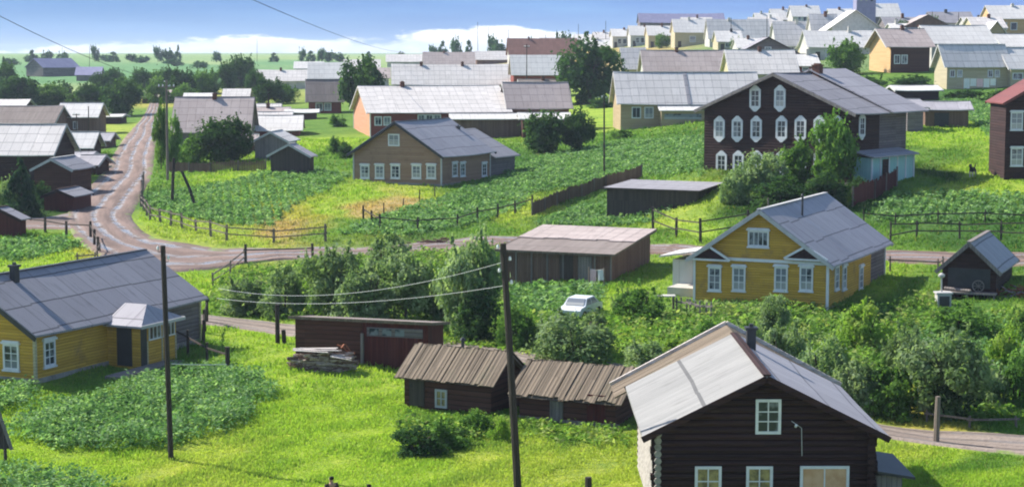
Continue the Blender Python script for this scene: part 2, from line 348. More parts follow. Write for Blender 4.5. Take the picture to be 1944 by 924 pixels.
# ------------------------------------------------------------------ ground
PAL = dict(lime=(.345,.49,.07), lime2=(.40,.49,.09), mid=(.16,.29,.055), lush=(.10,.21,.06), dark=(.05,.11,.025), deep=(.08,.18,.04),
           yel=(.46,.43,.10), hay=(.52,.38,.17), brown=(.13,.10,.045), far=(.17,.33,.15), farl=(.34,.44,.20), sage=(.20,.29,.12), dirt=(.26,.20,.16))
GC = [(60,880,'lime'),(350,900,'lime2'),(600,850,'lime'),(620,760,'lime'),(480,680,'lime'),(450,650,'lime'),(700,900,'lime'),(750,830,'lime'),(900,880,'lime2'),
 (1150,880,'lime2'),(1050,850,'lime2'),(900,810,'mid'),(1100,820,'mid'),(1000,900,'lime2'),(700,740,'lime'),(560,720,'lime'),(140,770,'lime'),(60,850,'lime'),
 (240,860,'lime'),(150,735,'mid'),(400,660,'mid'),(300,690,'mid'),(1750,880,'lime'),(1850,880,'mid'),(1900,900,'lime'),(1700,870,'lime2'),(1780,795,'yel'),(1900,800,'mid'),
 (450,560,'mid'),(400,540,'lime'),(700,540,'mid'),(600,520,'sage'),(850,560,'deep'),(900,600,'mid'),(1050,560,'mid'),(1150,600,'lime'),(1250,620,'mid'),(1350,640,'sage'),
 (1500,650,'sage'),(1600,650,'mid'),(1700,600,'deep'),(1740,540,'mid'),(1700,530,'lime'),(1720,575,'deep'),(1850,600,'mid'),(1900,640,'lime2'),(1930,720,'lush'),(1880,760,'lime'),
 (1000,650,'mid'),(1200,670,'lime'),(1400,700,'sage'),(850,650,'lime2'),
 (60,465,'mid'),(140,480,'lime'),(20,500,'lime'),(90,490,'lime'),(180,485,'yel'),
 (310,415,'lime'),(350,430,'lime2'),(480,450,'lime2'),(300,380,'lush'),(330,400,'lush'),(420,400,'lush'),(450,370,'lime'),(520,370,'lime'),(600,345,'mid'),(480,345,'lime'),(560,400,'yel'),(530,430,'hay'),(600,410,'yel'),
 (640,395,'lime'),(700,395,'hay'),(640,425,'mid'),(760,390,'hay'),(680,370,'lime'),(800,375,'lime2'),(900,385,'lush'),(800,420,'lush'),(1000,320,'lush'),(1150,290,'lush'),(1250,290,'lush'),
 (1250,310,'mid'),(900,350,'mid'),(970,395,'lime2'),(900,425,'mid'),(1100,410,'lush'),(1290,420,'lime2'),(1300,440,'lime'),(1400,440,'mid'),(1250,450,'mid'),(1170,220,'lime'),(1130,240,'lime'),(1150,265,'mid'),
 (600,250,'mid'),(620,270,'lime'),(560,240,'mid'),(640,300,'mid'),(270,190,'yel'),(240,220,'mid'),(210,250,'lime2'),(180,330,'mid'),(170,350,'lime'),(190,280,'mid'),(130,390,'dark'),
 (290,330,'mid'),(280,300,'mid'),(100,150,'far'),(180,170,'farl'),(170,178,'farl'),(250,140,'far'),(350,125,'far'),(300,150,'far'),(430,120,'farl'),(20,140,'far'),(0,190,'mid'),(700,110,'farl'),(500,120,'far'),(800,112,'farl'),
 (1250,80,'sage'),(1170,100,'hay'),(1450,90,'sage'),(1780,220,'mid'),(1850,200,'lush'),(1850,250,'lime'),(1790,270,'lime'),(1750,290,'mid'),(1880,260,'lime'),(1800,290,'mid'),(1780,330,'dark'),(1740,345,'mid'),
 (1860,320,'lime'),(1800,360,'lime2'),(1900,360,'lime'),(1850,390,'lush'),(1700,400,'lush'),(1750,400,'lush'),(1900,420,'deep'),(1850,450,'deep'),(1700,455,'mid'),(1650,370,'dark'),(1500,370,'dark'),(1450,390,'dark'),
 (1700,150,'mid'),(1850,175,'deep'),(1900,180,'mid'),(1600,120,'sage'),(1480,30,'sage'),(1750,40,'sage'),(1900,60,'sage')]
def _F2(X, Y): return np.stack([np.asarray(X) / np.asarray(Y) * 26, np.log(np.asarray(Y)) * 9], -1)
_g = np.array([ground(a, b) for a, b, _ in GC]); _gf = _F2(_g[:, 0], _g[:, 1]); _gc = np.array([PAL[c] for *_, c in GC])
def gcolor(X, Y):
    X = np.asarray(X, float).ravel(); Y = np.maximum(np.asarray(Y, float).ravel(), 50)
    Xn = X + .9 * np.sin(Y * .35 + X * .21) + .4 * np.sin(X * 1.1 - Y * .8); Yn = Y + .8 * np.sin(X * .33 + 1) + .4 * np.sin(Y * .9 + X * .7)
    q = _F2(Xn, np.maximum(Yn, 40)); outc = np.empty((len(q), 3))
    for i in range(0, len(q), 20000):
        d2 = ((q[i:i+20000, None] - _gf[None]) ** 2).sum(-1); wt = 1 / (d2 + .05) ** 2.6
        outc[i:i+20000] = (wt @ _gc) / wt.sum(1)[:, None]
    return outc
# sheet in the shape of a fan, fine where the photo looks, reaching the horizon
ua = np.concatenate([-np.geomspace(1.6, .36, 14), np.linspace(-.34, .34, 420), np.geomspace(.36, 1.6, 14)])
va = np.concatenate([np.linspace(4, 52, 14), np.exp(np.linspace(math.log(54), math.log(900), 470)), np.geomspace(920, 7000, 30)])
UU, VV = np.meshgrid(ua, va); GX = (UU * VV).ravel(); GY = VV.ravel(); GZ = height(GX, GY)
nv, nu = len(va), len(ua); idx = np.arange(nv * nu).reshape(nv, nu)
q = np.stack([idx[:-1, :-1], idx[:-1, 1:], idx[1:, 1:], idx[1:, :-1]], -1).reshape(-1, 4)
me = bpy.data.meshes.new('ground'); me.vertices.add(nv * nu)
me.vertices.foreach_set('co', np.stack([GX, GY, GZ], -1).astype('f').ravel())
me.loops.add(len(q) * 4); me.loops.foreach_set('vertex_index', q.astype('i').ravel())
me.polygons.add(len(q)); me.polygons.foreach_set('loop_start', np.arange(len(q), dtype='i') * 4)
me.polygons.foreach_set('use_smooth', np.ones(len(q), bool))
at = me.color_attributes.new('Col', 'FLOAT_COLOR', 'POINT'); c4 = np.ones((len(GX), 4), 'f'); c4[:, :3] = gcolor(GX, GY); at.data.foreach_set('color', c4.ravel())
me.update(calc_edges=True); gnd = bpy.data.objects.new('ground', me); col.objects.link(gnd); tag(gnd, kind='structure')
m, t, b = newmat('meadow_ground'); a = t.new('ShaderNodeAttribute'); a.attribute_name = 'Col'; tcn = t.new('ShaderNodeTexCoord')
n1 = t.noise(tcn.outputs['Object'], .35, 5.0, .6); n2 = t.noise(tcn.outputs['Object'], 2.5, 5.0, .7); n3 = t.noise(tcn.outputs['Object'], 14.0, 3.0, .7)
c = t.mix(1.0, a.outputs['Color'], t.mix(t.smooth(n1, .3, .7), (.72, .80, .8), (1.2, 1.08, 1.0)), 'MULTIPLY')
c = t.mix(1.0, c, t.mix(t.smooth(n2, .3, .72), (.62, .74, .7), (1.22, 1.12, 1.1)), 'MULTIPLY')
c = t.mix(t.smooth(n3, .60, .75, 0, .3), c, (.30, .27, .13))
t.l.new(c, b.inputs['Base Color']); b.inputs['Roughness'].default_value = .95; b.inputs['Specular IOR Level'].default_value = .05
bump(t, b, t.math('ADD', n2, t.math('MULTIPLY', n3, .7)), .9, .25); me.materials.append(m)

# ------------------------------------------------------------------ roads, draped on the ground
def m_road(name, c1, c2, wet):
    m, t, b = newmat(name); u, v = uvs(t); tcn = t.new('ShaderNodeTexCoord'); ob = tcn.outputs['Object']
    lv = t.xyz(t.math('MULTIPLY', u, 9.0), t.math('MULTIPLY', v, .16), 0.0); a = t.noise(lv, .8, 5.0, .65); g = t.noise(ob, 5.0, 5.0, .7)
    wob = t.math('ADD', u, t.math('MULTIPLY', t.math('SUBTRACT', t.noise(t.xyz(0.0, t.math('MULTIPLY', v, .02), 4.0), 1.0, 1.0), .5), .40))
    rut = t.math('ABSOLUTE', t.math('SINE', t.math('MULTIPLY', wob, math.pi * 4.0)))
    rut = t.math('ADD', t.math('MULTIPLY', rut, .75), t.math('MULTIPLY', t.noise(t.xyz(t.math('MULTIPLY', u, 11.0), t.math('MULTIPLY', v, .11), 2.0), 1.0, 4.0, .7), .5))
    rut = t.math('SUBTRACT', rut, .18)
    c = t.mix(t.smooth(a, .3, .7), c1, c2); c = t.mix(t.smooth(g, .45, .75, 0, .6), c, (.10, .075, .06))
    c = t.mix(t.smooth(rut, .0, .6, .85, 0), c, (.11, .085, .07))
    edge = t.math('ABSOLUTE', t.math('SUBTRACT', u, .5))
    gr = t.math('ADD', edge, t.math('MULTIPLY', t.math('SUBTRACT', t.noise(ob, .55, 4.0, .65), .5), .75))
    c = t.mix(t.smooth(gr, .38, .50), c, (.19, .27, .05))
    pool = t.math('MULTIPLY', t.smooth(rut, .2, .62, 1, 0), t.smooth(t.noise(t.xyz(t.math('MULTIPLY', u, 3.0), t.math('MULTIPLY', v, .12), 9.0), 1.0, 4.0, .6), .40, .48))
    pool = t.math('MULTIPLY', pool, t.smooth(t.noise(ob, .7, 4.0, .7), .40, .56)); pool = t.math('MULTIPLY', pool, wet); pool = t.math('MULTIPLY', pool, t.smooth(edge, .3, .42, 1, 0))
    c = t.mix(pool, c, (.30, .28, .28))
    t.l.new(c, b.inputs['Base Color']); t.l.new(t.math('SUBTRACT', .9, t.math('MULTIPLY', pool, .72)), b.inputs['Roughness'])
    b.inputs['Specular IOR Level'].default_value = .5
    bump(t, b, t.math('ADD', t.math('MULTIPLY', g, .6), rut), .8, .2); return m
MROAD = m_road('wet_dirt_road', (.27,.18,.145), (.13,.08,.06), 1.0); MTRACK = m_road('dry_dirt_track', (.34,.27,.22), (.21,.16,.13), .3)
ROADS = []
def road(name, pairs, mat, lift=.07, NA=10, sub=14):
    A = np.array([ground(*p[0])[:2] for p in pairs]); B = np.array([ground(*p[1])[:2] for p in pairs])
    def cr(P, n):
        o = []
        for i in range(len(P) - 1):
            p0, p1, p2, p3 = P[max(i-1, 0)], P[i], P[i+1], P[min(i+2, len(P)-1)]
            for k in range(n):
                s = k / n; o.append(.5 * (2*p1 + (p2-p0)*s + (2*p0-5*p1+4*p2-p3)*s*s + (3*p1-p0-3*p2+p3)*s**3))
        o.append(P[-1]); return np.array(o)
    A2, B2 = cr(A, sub), cr(B, sub); wob = rng.normal(0, .022, (len(A2), 2))
    for k in range(1, len(wob)): wob[k] = wob[k-1] * .93 + wob[k] * .9
    A2 = A2 + wob; B2 = B2 - wob[::-1]
    mb = MB(); rows = []
    mid = (A2 + B2) / 2; L = np.concatenate([[0], np.cumsum(np.linalg.norm(np.diff(mid, axis=0), axis=1))])
    verts = []; uvl = []
    for i in range(len(A2)):
        for k in range(NA + 1):
            s = k / NA; p = A2[i] * (1 - s) + B2[i] * s
            verts.append(p); uvl.append((s, L[i]))
    V = np.array(verts); Z = height(V[:, 0], V[:, 1]) + lift * (1 + V[:, 1] / 250)
    ed = np.array([k in (0, NA) for _ in range(len(A2)) for k in range(NA + 1)]); Z[ed] -= .25 * (1 + V[ed, 1] / 250)
    fs = [(i*(NA+1)+k, i*(NA+1)+k+1, (i+1)*(NA+1)+k+1, (i+1)*(NA+1)+k) for i in range(len(A2)-1) for k in range(NA)]
    me = bpy.data.meshes.new(name); me.from_pydata([(a, b_, c_) for (a, b_), c_ in zip(V, Z)], [], fs)
    ul = me.uv_layers.new(name='UVMap'); ul.data.foreach_set('uv', np.array([uvl[i] for f in fs for i in f], 'f').ravel())
    me.polygons.foreach_set('use_smooth', [True] * len(fs)); me.materials.append(mat); me.update()
    # keep faces looking up
    o = bpy.data.objects.new(name, me); col.objects.link(o); tag(o, kind='structure')
    if me.polygons[0].normal.z < 0: me.flip_normals()
    ROADS.append([tuple(p[0]) for p in pairs] + [tuple(p[1]) for p in pairs][::-1])
road('main_road', [((283,196),(303,196)),((262,232),(303,230)),((222,275),(301,272)),((188,325),(296,330)),((140,375),(276,378)),((118,410),(262,410)),((128,447),(274,430)),
   ((175,485),(305,450)),((250,515),(365,459)),((330,520),(430,467)),((420,512),(520,471)),((520,497),(620,469)),((640,493),(720,467)),((800,482),(850,456)),
   ((950,478),(960,448)),((1080,480),(1080,458)),((1240,484),(1240,464)),((1400,488),(1400,468)),((1560,497),(1560,476)),((1700,500),(1700,475)),((1950,507),(1950,480))], MROAD)
road('side_road', [((-60,440),(-60,412)),((60,438),(60,413)),((150,446),(140,398))], MROAD, .06, 6, 6)
road('farm_track', [((330,618),(330,594)),((400,620),(400,597)),((480,630),(480,604)),((560,642),(560,614)),((700,655),(700,628)),((820,668),(820,641)),((1000,692),(1000,667)),((1200,722),(1200,692)),
   ((1430,785),(1430,748)),((1600,822),(1600,788)),((1700,840),(1700,806)),((1830,856),(1830,814)),((1990,868),(1990,820))], MTRACK, .06, 6, 8)
# ------------------------------------------------------------------ buildings
class House:
    def __init__(s, name, label, cat, B, th, L=None, Rr=None, eave=None, rp=None, ridge='x', Lx=None, Wy=None, he=None, rise=None,
                 wall='darklog', wall2=None, roof='slate', oe=.45, og=.4, split=None, thick=.10, group=None, shed=None, trim=None, edge='roofboard', base=True, nogable=False, fascia=True):
        P = ground(*B); th = R(th); s.r = np.array((math.cos(th), math.sin(th))); s.l = np.array((-math.sin(th), math.cos(th))); s.P = P
        def solve(px, d):
            k = (px - CX) / F; dz = P[2] - HC
            return (k * (P[1] * CP - dz * SP) - P[0]) / (d[0] - k * d[1] * CP)
        s.Lx = Lx or solve(Rr, s.r); s.Wy = Wy or solve(L, s.l)
        if he: s.he = he
        else:
            qv = (CY - eave) / F; s.he = P[1] * (qv * CP - SP) / (CP + qv * SP) + HC - P[2]
        s.name = name; s.ridge = ridge
        if rp:
            if ridge == 'x': o = P[:2] + s.l * s.Wy / 2; n = s.l
            else: o = P[:2] + s.r * s.Lx / 2; n = s.r
            d = ray(*rp); tt = o.dot(n) / d[:2].dot(n); s.hr = HC + d[2] * tt - P[2]
        else: s.hr = s.he + (rise if rise is not None else .3 * (s.Wy if ridge == 'x' else s.Lx))
        if s.Lx < .5 or s.Wy < .5 or s.hr < s.he or s.he < .4: print('WARN', name, label, s.Lx, s.Wy, s.he, s.hr)
        print('%-18s d%4.0f L%5.1f W%5.1f he%5.2f hr%5.2f' % (name, P[1], s.Lx, s.Wy, s.he, s.hr), label[:30])
        c = P[:2] + s.r * s.Lx / 2 + s.l * s.Wy / 2
        s.root = tag(empty(name, (c[0], c[1], P[2]), th), label, cat, group)
        s.hx, s.hy = s.Lx / 2, s.Wy / 2; hx, hy = s.hx, s.hy; he, hr = s.he, s.hr
        s.shed = shed; s.mwall = M[wall]; s.mroof = M[roof]; zb = -1.6
        # walls
        def body(x0, x1, mat, nm='wall'):
            mb = MB()
            if shed:                                     # single slope: low on the -y side
                prof = [(0,-hy,zb),(0,hy,zb),(0,hy,hr),(0,-hy,he)]; mb.prism([(0,y,z) for _,y,z in prof], (x0,0,0), (x1,0,0))
            elif ridge == 'x':
                mb.prism([(0,-hy,zb),(0,hy,zb),(0,hy,he),(0,0,hr),(0,-hy,he)], (x0,0,0), (x1,0,0))
            else:
                mb.prism([(x0,0,zb),(x0,0,he),(0,0,hr),(x1,0,he),(x1,0,zb)], (0,-hy,0), (0,hy,0))
            return mb.build(nm, mat, s.root)
        if wall2:                                        # rear half in another timber, 3 mm proud
            k = -hx + s.Lx * split; s.wall = body(-hx, k, s.mwall); body(k, hx, M[wall2], 'barn_wall')
        else: s.wall = body(-hx, hx, s.mwall)
        # roof slabs
        mb = MB(); T = thick
        if shed:
            dzv = (hr - he) / s.Wy
            def rp_(y, up): return (0, y, he + (y + hy) * dzv + up)
            mb.prism([rp_(-hy-oe,.01),rp_(hy+oe,.01),rp_(hy+oe,.01+T),rp_(-hy-oe,.01+T)], (-hx-og,0,0), (hx+og,0,0))
        else:
            h2 = hy if ridge == 'x' else hx; k = (hr - he) / h2; ov = h2 + oe; end = (hx if ridge == 'x' else hy) + og
            zz = he - oe * k
            prof = [(-ov, zz+.01), (0, hr+.01), (ov, zz+.01), (ov, zz+.01+T), (0, hr+.01+T*1.15), (-ov, zz+.01+T)]
            NS = max(4, int(end)); sg_ = min(.16, .012*end) * random.uniform(.4, 1.3)   # old timbers sag
            zs = [.02 + sg_*(1 - math.sin(math.pi*i/NS)) - sg_*.2 + random.uniform(-.018, .018) for i in range(NS+1)]; zs = [max(.004, z_) for z_ in zs]
            for quad in ((0,1,4,5), (1,2,3,4)):
                pr = [prof[i] for i in quad]
                for i in range(NS):
                    za, zb2 = zs[i], zs[i+1]; a_, b_ = -end + 2*end*i/NS, -end + 2*end*(i+1)/NS
                    if ridge == 'x': A = [Vector((a_, y, z + za)) for y, z in pr]; B_ = [Vector((b_, y, z + zb2)) for y, z in pr]
                    else: A = [Vector((x, a_, z + za)) for x, z in pr][::-1]; B_ = [Vector((x, b_, z + zb2)) for x, z in pr][::-1]
                    if i == 0: mb.face(A[::-1])
                    if i == NS - 1: mb.face(B_)
                    for q_ in range(4): mb.face([A[q_], A[(q_+1)%4], B_[(q_+1)%4], B_[q_]])
        s.roof = mb.build('roof', s.mroof, s.root)
        s.k = None if shed else (hr - he) / (hy if ridge == 'x' else hx); s.oe, s.og, s.T = oe, og, T
        # barge boards on the gable that faces the viewer, ridge board
        if fascia and not shed and P[1] < 330:
            mb = MB(); h2 = hy if ridge == 'x' else hx; ov = h2 + oe + .01; zz = he - (oe + .01) * s.k; ends = (hx if ridge == 'x' else hy) + og
            for sg in (-1, 1):
                e = sg * (ends + .025)
                for sd_ in (-1, 1):
                    if ridge == 'x': mb.bar((e, sd_*ov, zz+.02), (e, 0, hr+.02), .045, .22)
                    else: mb.bar((sd_*ov, e, zz+.02), (0, e, hr+.02), .045, .22)
            if ridge == 'x': mb.bar((-ends-.04,0,hr+T+.06), (ends+.04,0,hr+T+.06), .28, .05)
            else: mb.bar((0,-ends-.04,hr+T+.06), (0,ends+.04,hr+T+.06), .28, .05)
            mb.build('barge_board', M[edge], s.root)
        if fascia and shed and P[1] < 200:
            mb = MB(); mb.bar((-hx-og-.02,-hy-oe-.025,he-oe*(hr-he)/s.Wy+.05), (hx+og+.02,-hy-oe-.025,he-oe*(hr-he)/s.Wy+.05), .05, .16); mb.build('fascia_board', M[edge], s.root)
        if base and P[1] < 200:
            mb = MB(); g = .05
            mb.bx(-hx-g, hx+g, -hy-g, -hy+.02, zb, .22); mb.bx(-hx-g, -hx+.02, -hy+.02, hy+g, zb, .22); mb.build('plinth', M['stone'], s.root)
        if trim and P[1] < 330:
            for x, y in ((-hx,-hy),(hx,-hy),(-hx,hy)):
                mb = MB(); mb.bx(x-.07, x+.07, y-.07, y+.07, 0, he-.02); mb.build('corner_board', M[trim], s.root)
    def face(s, f):
        """origin (near corner), axis along the wall, outward normal, in local xy"""
        if f == 'R': return Vector((-s.hx, -s.hy, 0)), Vector((1,0,0)), Vector((0,-1,0))
        if f == 'L': return Vector((-s.hx, -s.hy, 0)), Vector((0,1,0)), Vector((-1,0,0))
        return Vector((s.hx, -s.hy, 0)), Vector((0,1,0)), Vector((1,0,0))
    def at(s, f, px, py, off=0.0):
        """distance along the wall and height for a point seen at px, py"""
        d = ray(px, py)
        if f == 'R': n = s.l; a = s.r; o = s.P[:2]
        elif f == 'L': n = s.r; a = s.l; o = s.P[:2]
        else: n = s.r; a = s.l; o = s.P[:2] + s.r * s.Lx
        tt = (o.dot(n)) / d[:2].dot(n); p = d * tt
        return (p[:2] - o).dot(a), HC + p[2] - s.P[2]
    def window(s, f, px, py, w, h, style='plain', frame='white', pane='glass', bars=(1, 2), sz=None, nm='window', label=None):
        u, z = sz if sz else s.at(f, px, py)
        o, a, n = s.face(f); c = o + a * u + Vector((0,0,z)); Z = Vector((0,0,1)); far = s.P[1] > 170
        def P_(x, y, k): return c + a * x + Z * y + n * k
        mb = MB(); fw = .10 if not far else .13; ax = (a, n, Z)
        def bar(x0, x1, y0, y1, d0, d1): mb.box(P_((x0+x1)/2, (y0+y1)/2, (d0+d1)/2), ((x1-x0)/2, (d1-d0)/2, (y1-y0)/2), ax)
        W, H = w/2, h/2
        bar(-W, -W+fw, -H, H, 0, .07); bar(W-fw, W, -H, H, 0, .07); bar(-W+fw, W-fw, H-fw, H, 0, .068); bar(-W+fw, W-fw, -H, -H+fw, 0, .068)
        if style in ('plain', 'cornice', 'hex') :
            for i in range(1, bars[0]+1):
                x = -W + fw + (w-2*fw) * i / (bars[0]+1); bar(x-.022, x+.022, -H+fw, H-fw, 0, .05)
            for i in range(1, bars[1]+1):
                y = -H + fw + (h-2*fw) * i / (bars[1]+1); bar(-W+fw, W-fw, y-.02, y+.02, 0, .048)
        if style == 'cornice':
            bar(-W-.08, W+.08, H+.003, H+.10, 0, .14); bar(-W-.02, W+.02, H+.10, H+.17, 0, .10); bar(-W-.05, W+.05, -H-.09, -H-.003, 0, .12)
        if style == 'hex':
            g = .09
            for sg, y0 in ((1, H), (-1, -H)):
                pr = [P_(-W-g, y0, .0), P_(W+g, y0, .0), P_(W*.22, y0+sg*h*.26, .0), P_(-W*.22, y0+sg*h*.26, .0)]
                if sg < 0: pr = pr[::-1]
                mb.prism(pr, n*0, n*.075)
            bar(-W-g, -W-.001, -H, H, 0, .074); bar(W+.001, W+g, -H, H, 0, .074)
        if style == 'board':
            bar(-W+fw, W-fw, -H+fw, H-fw, 0, .03)
        o2 = mb.build(nm, M[frame], s.root)
        if label: o2['label'] = label
        if style != 'board':
            mb = MB(); q = .02
            mb.prism([P_(-W+fw*.6, -H+fw*.6, .005), P_(W-fw*.6, -H+fw*.6, .005), P_(W-fw*.6, H-fw*.6, .005), P_(-W+fw*.6, H-fw*.6, .005)], n*0, n*q)
            mb.build('pane', M[pane], o2)
        return o2
    def door(s, f, px, py, w, h, mat='darklog', frame=None, sz=None):
        u, z = sz if sz else s.at(f, px, py)
        o, a, n = s.face(f); Z = Vector((0,0,1)); c = o + a * u
        mb = MB(); mb.box(c + Z * (h/2+.05) + n*.02, (w/2, .03, h/2), (a, n, Z))
        if frame:
            mb2 = MB()
            for sg in (-1, 1): mb2.box(c + a*sg*(w/2+.06) + Z*(h/2+.08) + n*.03, (.06, .05, h/2+.05), (a, n, Z))
            mb2.box(c + Z*(h+.16) + n*.03, (w/2+.12, .05, .06), (a, n, Z)); mb2.build('door_frame', M[frame], s.root)
        d = mb.build('door', M[mat], s.root)
        mb = MB(); mb.box(c + a*(w/2-.1) + Z*1.0 + n*.065, (.02,.02,.07), (a, n, Z)); mb.build('handle', M['metal'], d)
        return d
    def roofz(s, x, y):
        if s.shed: return s.he + (y + s.hy) * (s.hr - s.he) / s.Wy + s.T
        return s.hr - abs(y if s.ridge == 'x' else x) * s.k + s.T
    def chimney(s, x, y, w=.5, h=1.0, mat='brick', pipe=False):
        """x, y local metres from the centre"""
        z = s.roofz(x, y); mb = MB()
        if pipe:
            mb.tube([(x,y,z-.2),(x,y,z+h)], w/2, 8); mb.tube([(x,y,z+h),(x,y,z+h+.12)], [w*.9,w*.5], 8)
        else:
            mb.bx(x-w/2, x+w/2, y-w/2, y+w/2, z-.5, z+h); mb.bx(x-w/2-.06, x+w/2+.06, y-w/2-.06, y+w/2+.06, z+h+.002, z+h+.1)
            mb.bx(x-w/2+.1, x+w/2-.1, y-w/2+.1, y+w/2-.1, z+h+.102, z+h+.22)
        return mb.build('chimney', M[mat], s.roof)
    def roofpx(s, px, py):
        """local x, y where the near roof slope is seen at px, py"""
        d = ray(px, py); inv = s.root.matrix_world.inverted() if False else None
        best = None
        for tt in np.linspace(s.P[1] * .95, s.P[1] * 1.25, 900):
            p = d * tt; q = p[:2] - (s.P[:2] + s.r*s.hx + s.l*s.hy); x, y = q.dot(s.r), q.dot(s.l)
            if HC + p[2] - s.P[2] < s.roofz(x, y): return x, y
        return 0, 0
def TH(vp): return 90 - math.degrees(math.atan((vp - CX) / F))
# dark log house in the foreground, gable to the viewer
h = House('log_house', 'near-black log house with bright pale left roof slope in the foreground', 'house', (1645,996), 90, L=1250, Lx=8.1, eave=812, rp=(1458,722), roof='foreroof', oe=.62, og=.55, wall='darklog', thick=.09, fascia=True, edge='darklog', base=False)
me_ = h.roof.data; me_.materials.append(M['slate'])
for p in me_.polygons:
    if p.center.y < 0: p.material_index = 1
mb = MB(); lg = .235; z = .1; k_ = 0
while z < h.hr - .15:
    half = h.hy if z < h.he else h.hy * (h.hr - z) / (h.hr - h.he)
    ex = .28 if z < h.he - .2 else -.05
    jit = random.uniform(-.05, .05)
    mb.tube([(-h.hx-.06, -half-ex+jit, z), (-h.hx-.06, half+ex+jit, z)], lg*.54, 8)
    if z < h.he - .1:
        for sy in (-1, 1): mb.tube([(-h.hx-.30+jit, sy*(h.hy+.06), z+lg/2), (h.hx, sy*(h.hy+.06), z+lg/2)], lg*.54, 8)
    z += lg
o = mb.build('log_courses', M['darklog'], h.root)
o.data.materials.append(M['stone'])
for p in o.data.polygons:
    if p.center.y > h.hy + .0 or (abs(p.normal.y) > .9 and p.center.y > 0): p.material_index = 1  # sun-side logs and log ends made paler, sunlight put into their colour
# back extension with a plank roof standing a little higher and wider
mb = MB(); e0, e1 = h.hx + h.og + .04, h.hx + 3.0; up = -.02; wd = 1.10
for sg in (-1, 1):
    z0 = h.he - h.oe*h.k - .3; 
    for i in range(10):
        x = e0 + (e1-e0) * (i + .5) / 10
        mb.bar((x, sg*(h.hy+h.oe)*wd, z0 + up + random.uniform(-.02,.02)), (x, 0, h.hr + up + .1), (e1-e0)/10*.94, .06)
mb.mi = 1; mb.bar((e1+.05, h.hy*1.3, z0+up+.08), (e1+.05, 0, h.hr+up+.2), .14, .16); mb.bar((e1+.05, -h.hy*1.3, z0+up+.08), (e1+.05, 0, h.hr+up+.2), .14, .16)
mb.build('back_plank_roof', [M['roofboard'], M['roofboardpale']], h.root)
mb = MB(); mb.prism([(0,-h.hy,-1),(0,h.hy,-1),(0,h.hy,h.he-.25),(0,0,h.hr-.05),(0,-h.hy,h.he-.25)], (h.hx+.004,0,0), (h.hx+2.6,0,0)); mb.build('back_wall', M['darklog'], h.root)
h.roofridge = None
for sy in (-1, 1):
    pass
H1OFF = .12
def w1(px, py, w, hh, **kw):
    u, z = h.at('L', px, py); save = h.hx; h.hx += .17; o = h.window('L', px, py, w, hh, sz=(u, z), **kw); h.hx = save; return o
w1(1457, 788, .88, 1.22, bars=(1, 2)); w1(1343, 922, .92, 1.5, bars=(1, 2), pane='curtain'); w1(1440, 922, .92, 1.5, bars=(1, 2), pane='curtain')
w1(1563, 924, 1.70, 1.6, bars=(1, 0), pane='plywood', nm='boarded_window')
mb = MB(); mb.bx(-h.hx+.2, -h.hx+3.4, -h.hy-1.25, -h.hy-.16, -1.2, 1.72); o = mb.build('lean_to', M['greyplank'], h.root)
mb = MB(); mb.prism([(0,-h.hy-1.65,1.62),(0,-h.hy-.16,1.86),(0,-h.hy-.16,1.95),(0,-h.hy-1.65,1.71)], (-h.hx-.05,0,0), (-h.hx+3.6,0,0)); mb.build('lean_to_roof', M['metal'], h.root)
h.chimney(2.2, -.35, .34, .75, 'metal')
mb = MB(); mb.tube([(-h.hx-.32, -.9, 3.75), (-h.hx-.32, -1.25, 3.5), (-h.hx-.2, -1.3, 2.5)], .012, 5); mb.mi = 1; mb.tube([(-h.hx-.3,-1.05,3.55),(-h.hx-.42,-1.05,3.62)], .05, 6); mb.build('cable_bracket', [M['wirelight'], M['ceramic']], h.root)

# ochre house on the right
h = House('yellow_house', 'ochre yellow house with carved white window casings and tall stove pipe', 'house', (1570,592), TH(2600), L=1318, Rr=1678, eave=499, rp=(1443,402), roof='slate', oe=.45, og=.35, wall='yellow', wall2='lilaclog', split=.74, trim='white', edge='dirtywhite')
for px in (1357, 1403, 1483, 1531): h.window('L', px, 529, .82, 1.42, 'cornice')
h.window('L', 1440, 453, 1.3, .95, 'cornice', bars=(3, 0))
for px in (1588, 1602, 1634): h.window('R', px, 527, .85, 1.4, 'cornice')
u1, zb_ = h.at('L', 1440, 494); mb = MB(); mb.bx(-h.hx-.08, -h.hx-.002, -h.hy, h.hy, zb_-.09, zb_+.09); mb.build('white_band', M['white'], h.root)
for i_, px in enumerate((1350, 1532)):
    u, z = h.at('L', px, 493); y = -h.hy + u; mb = MB()
    mb.prism([(0,y-1.15,z+.1),(0,y,z+.72),(0,y+1.15,z+.1)], (-h.hx-.28,0,0), (-h.hx-.004,0,0)); mb.mi = 1
    for sg in (-1, 1): mb.bar((-h.hx-.31, y+sg*1.3, z+.06), (-h.hx-.31, y, z+.82), .12, .13)
    mb.bar((-h.hx-.31, y-1.25, z+.03), (-h.hx-.31, y+1.25, z+.03), .1, .10); mb.build('pediment', [M['darklog'], M['white']], h.root)
x, y = h.roofpx(1523, 410); h.chimney(x, y, .13, 1.25, 'metal', True)
# side porch of the ochre house
p = h.Wy
mb = MB(); mb.bx(-h.hx+3.2, -h.hx+6.0, h.hy+.01, h.hy+2.6, -1, 2.25); o = mb.build('side_porch', M['paleblue'], h.root)
mb = MB(); mb.prism([(0,h.hy+.01,2.95),(0,h.hy+3.3,2.40),(0,h.hy+3.3,2.50),(0,h.hy+.01,3.05)], (-h.hx+2.6,0,0), (-h.hx+6.4,0,0)); mb.build('side_porch_roof', M['shiferw'], h.root)
mb = MB(); mb.bx(-h.hx+1.2, -h.hx+3.1, h.hy+.01, h.hy+2.2, -.8, .75); mb.build('whitewashed_step', M['whitewash'], h.root)

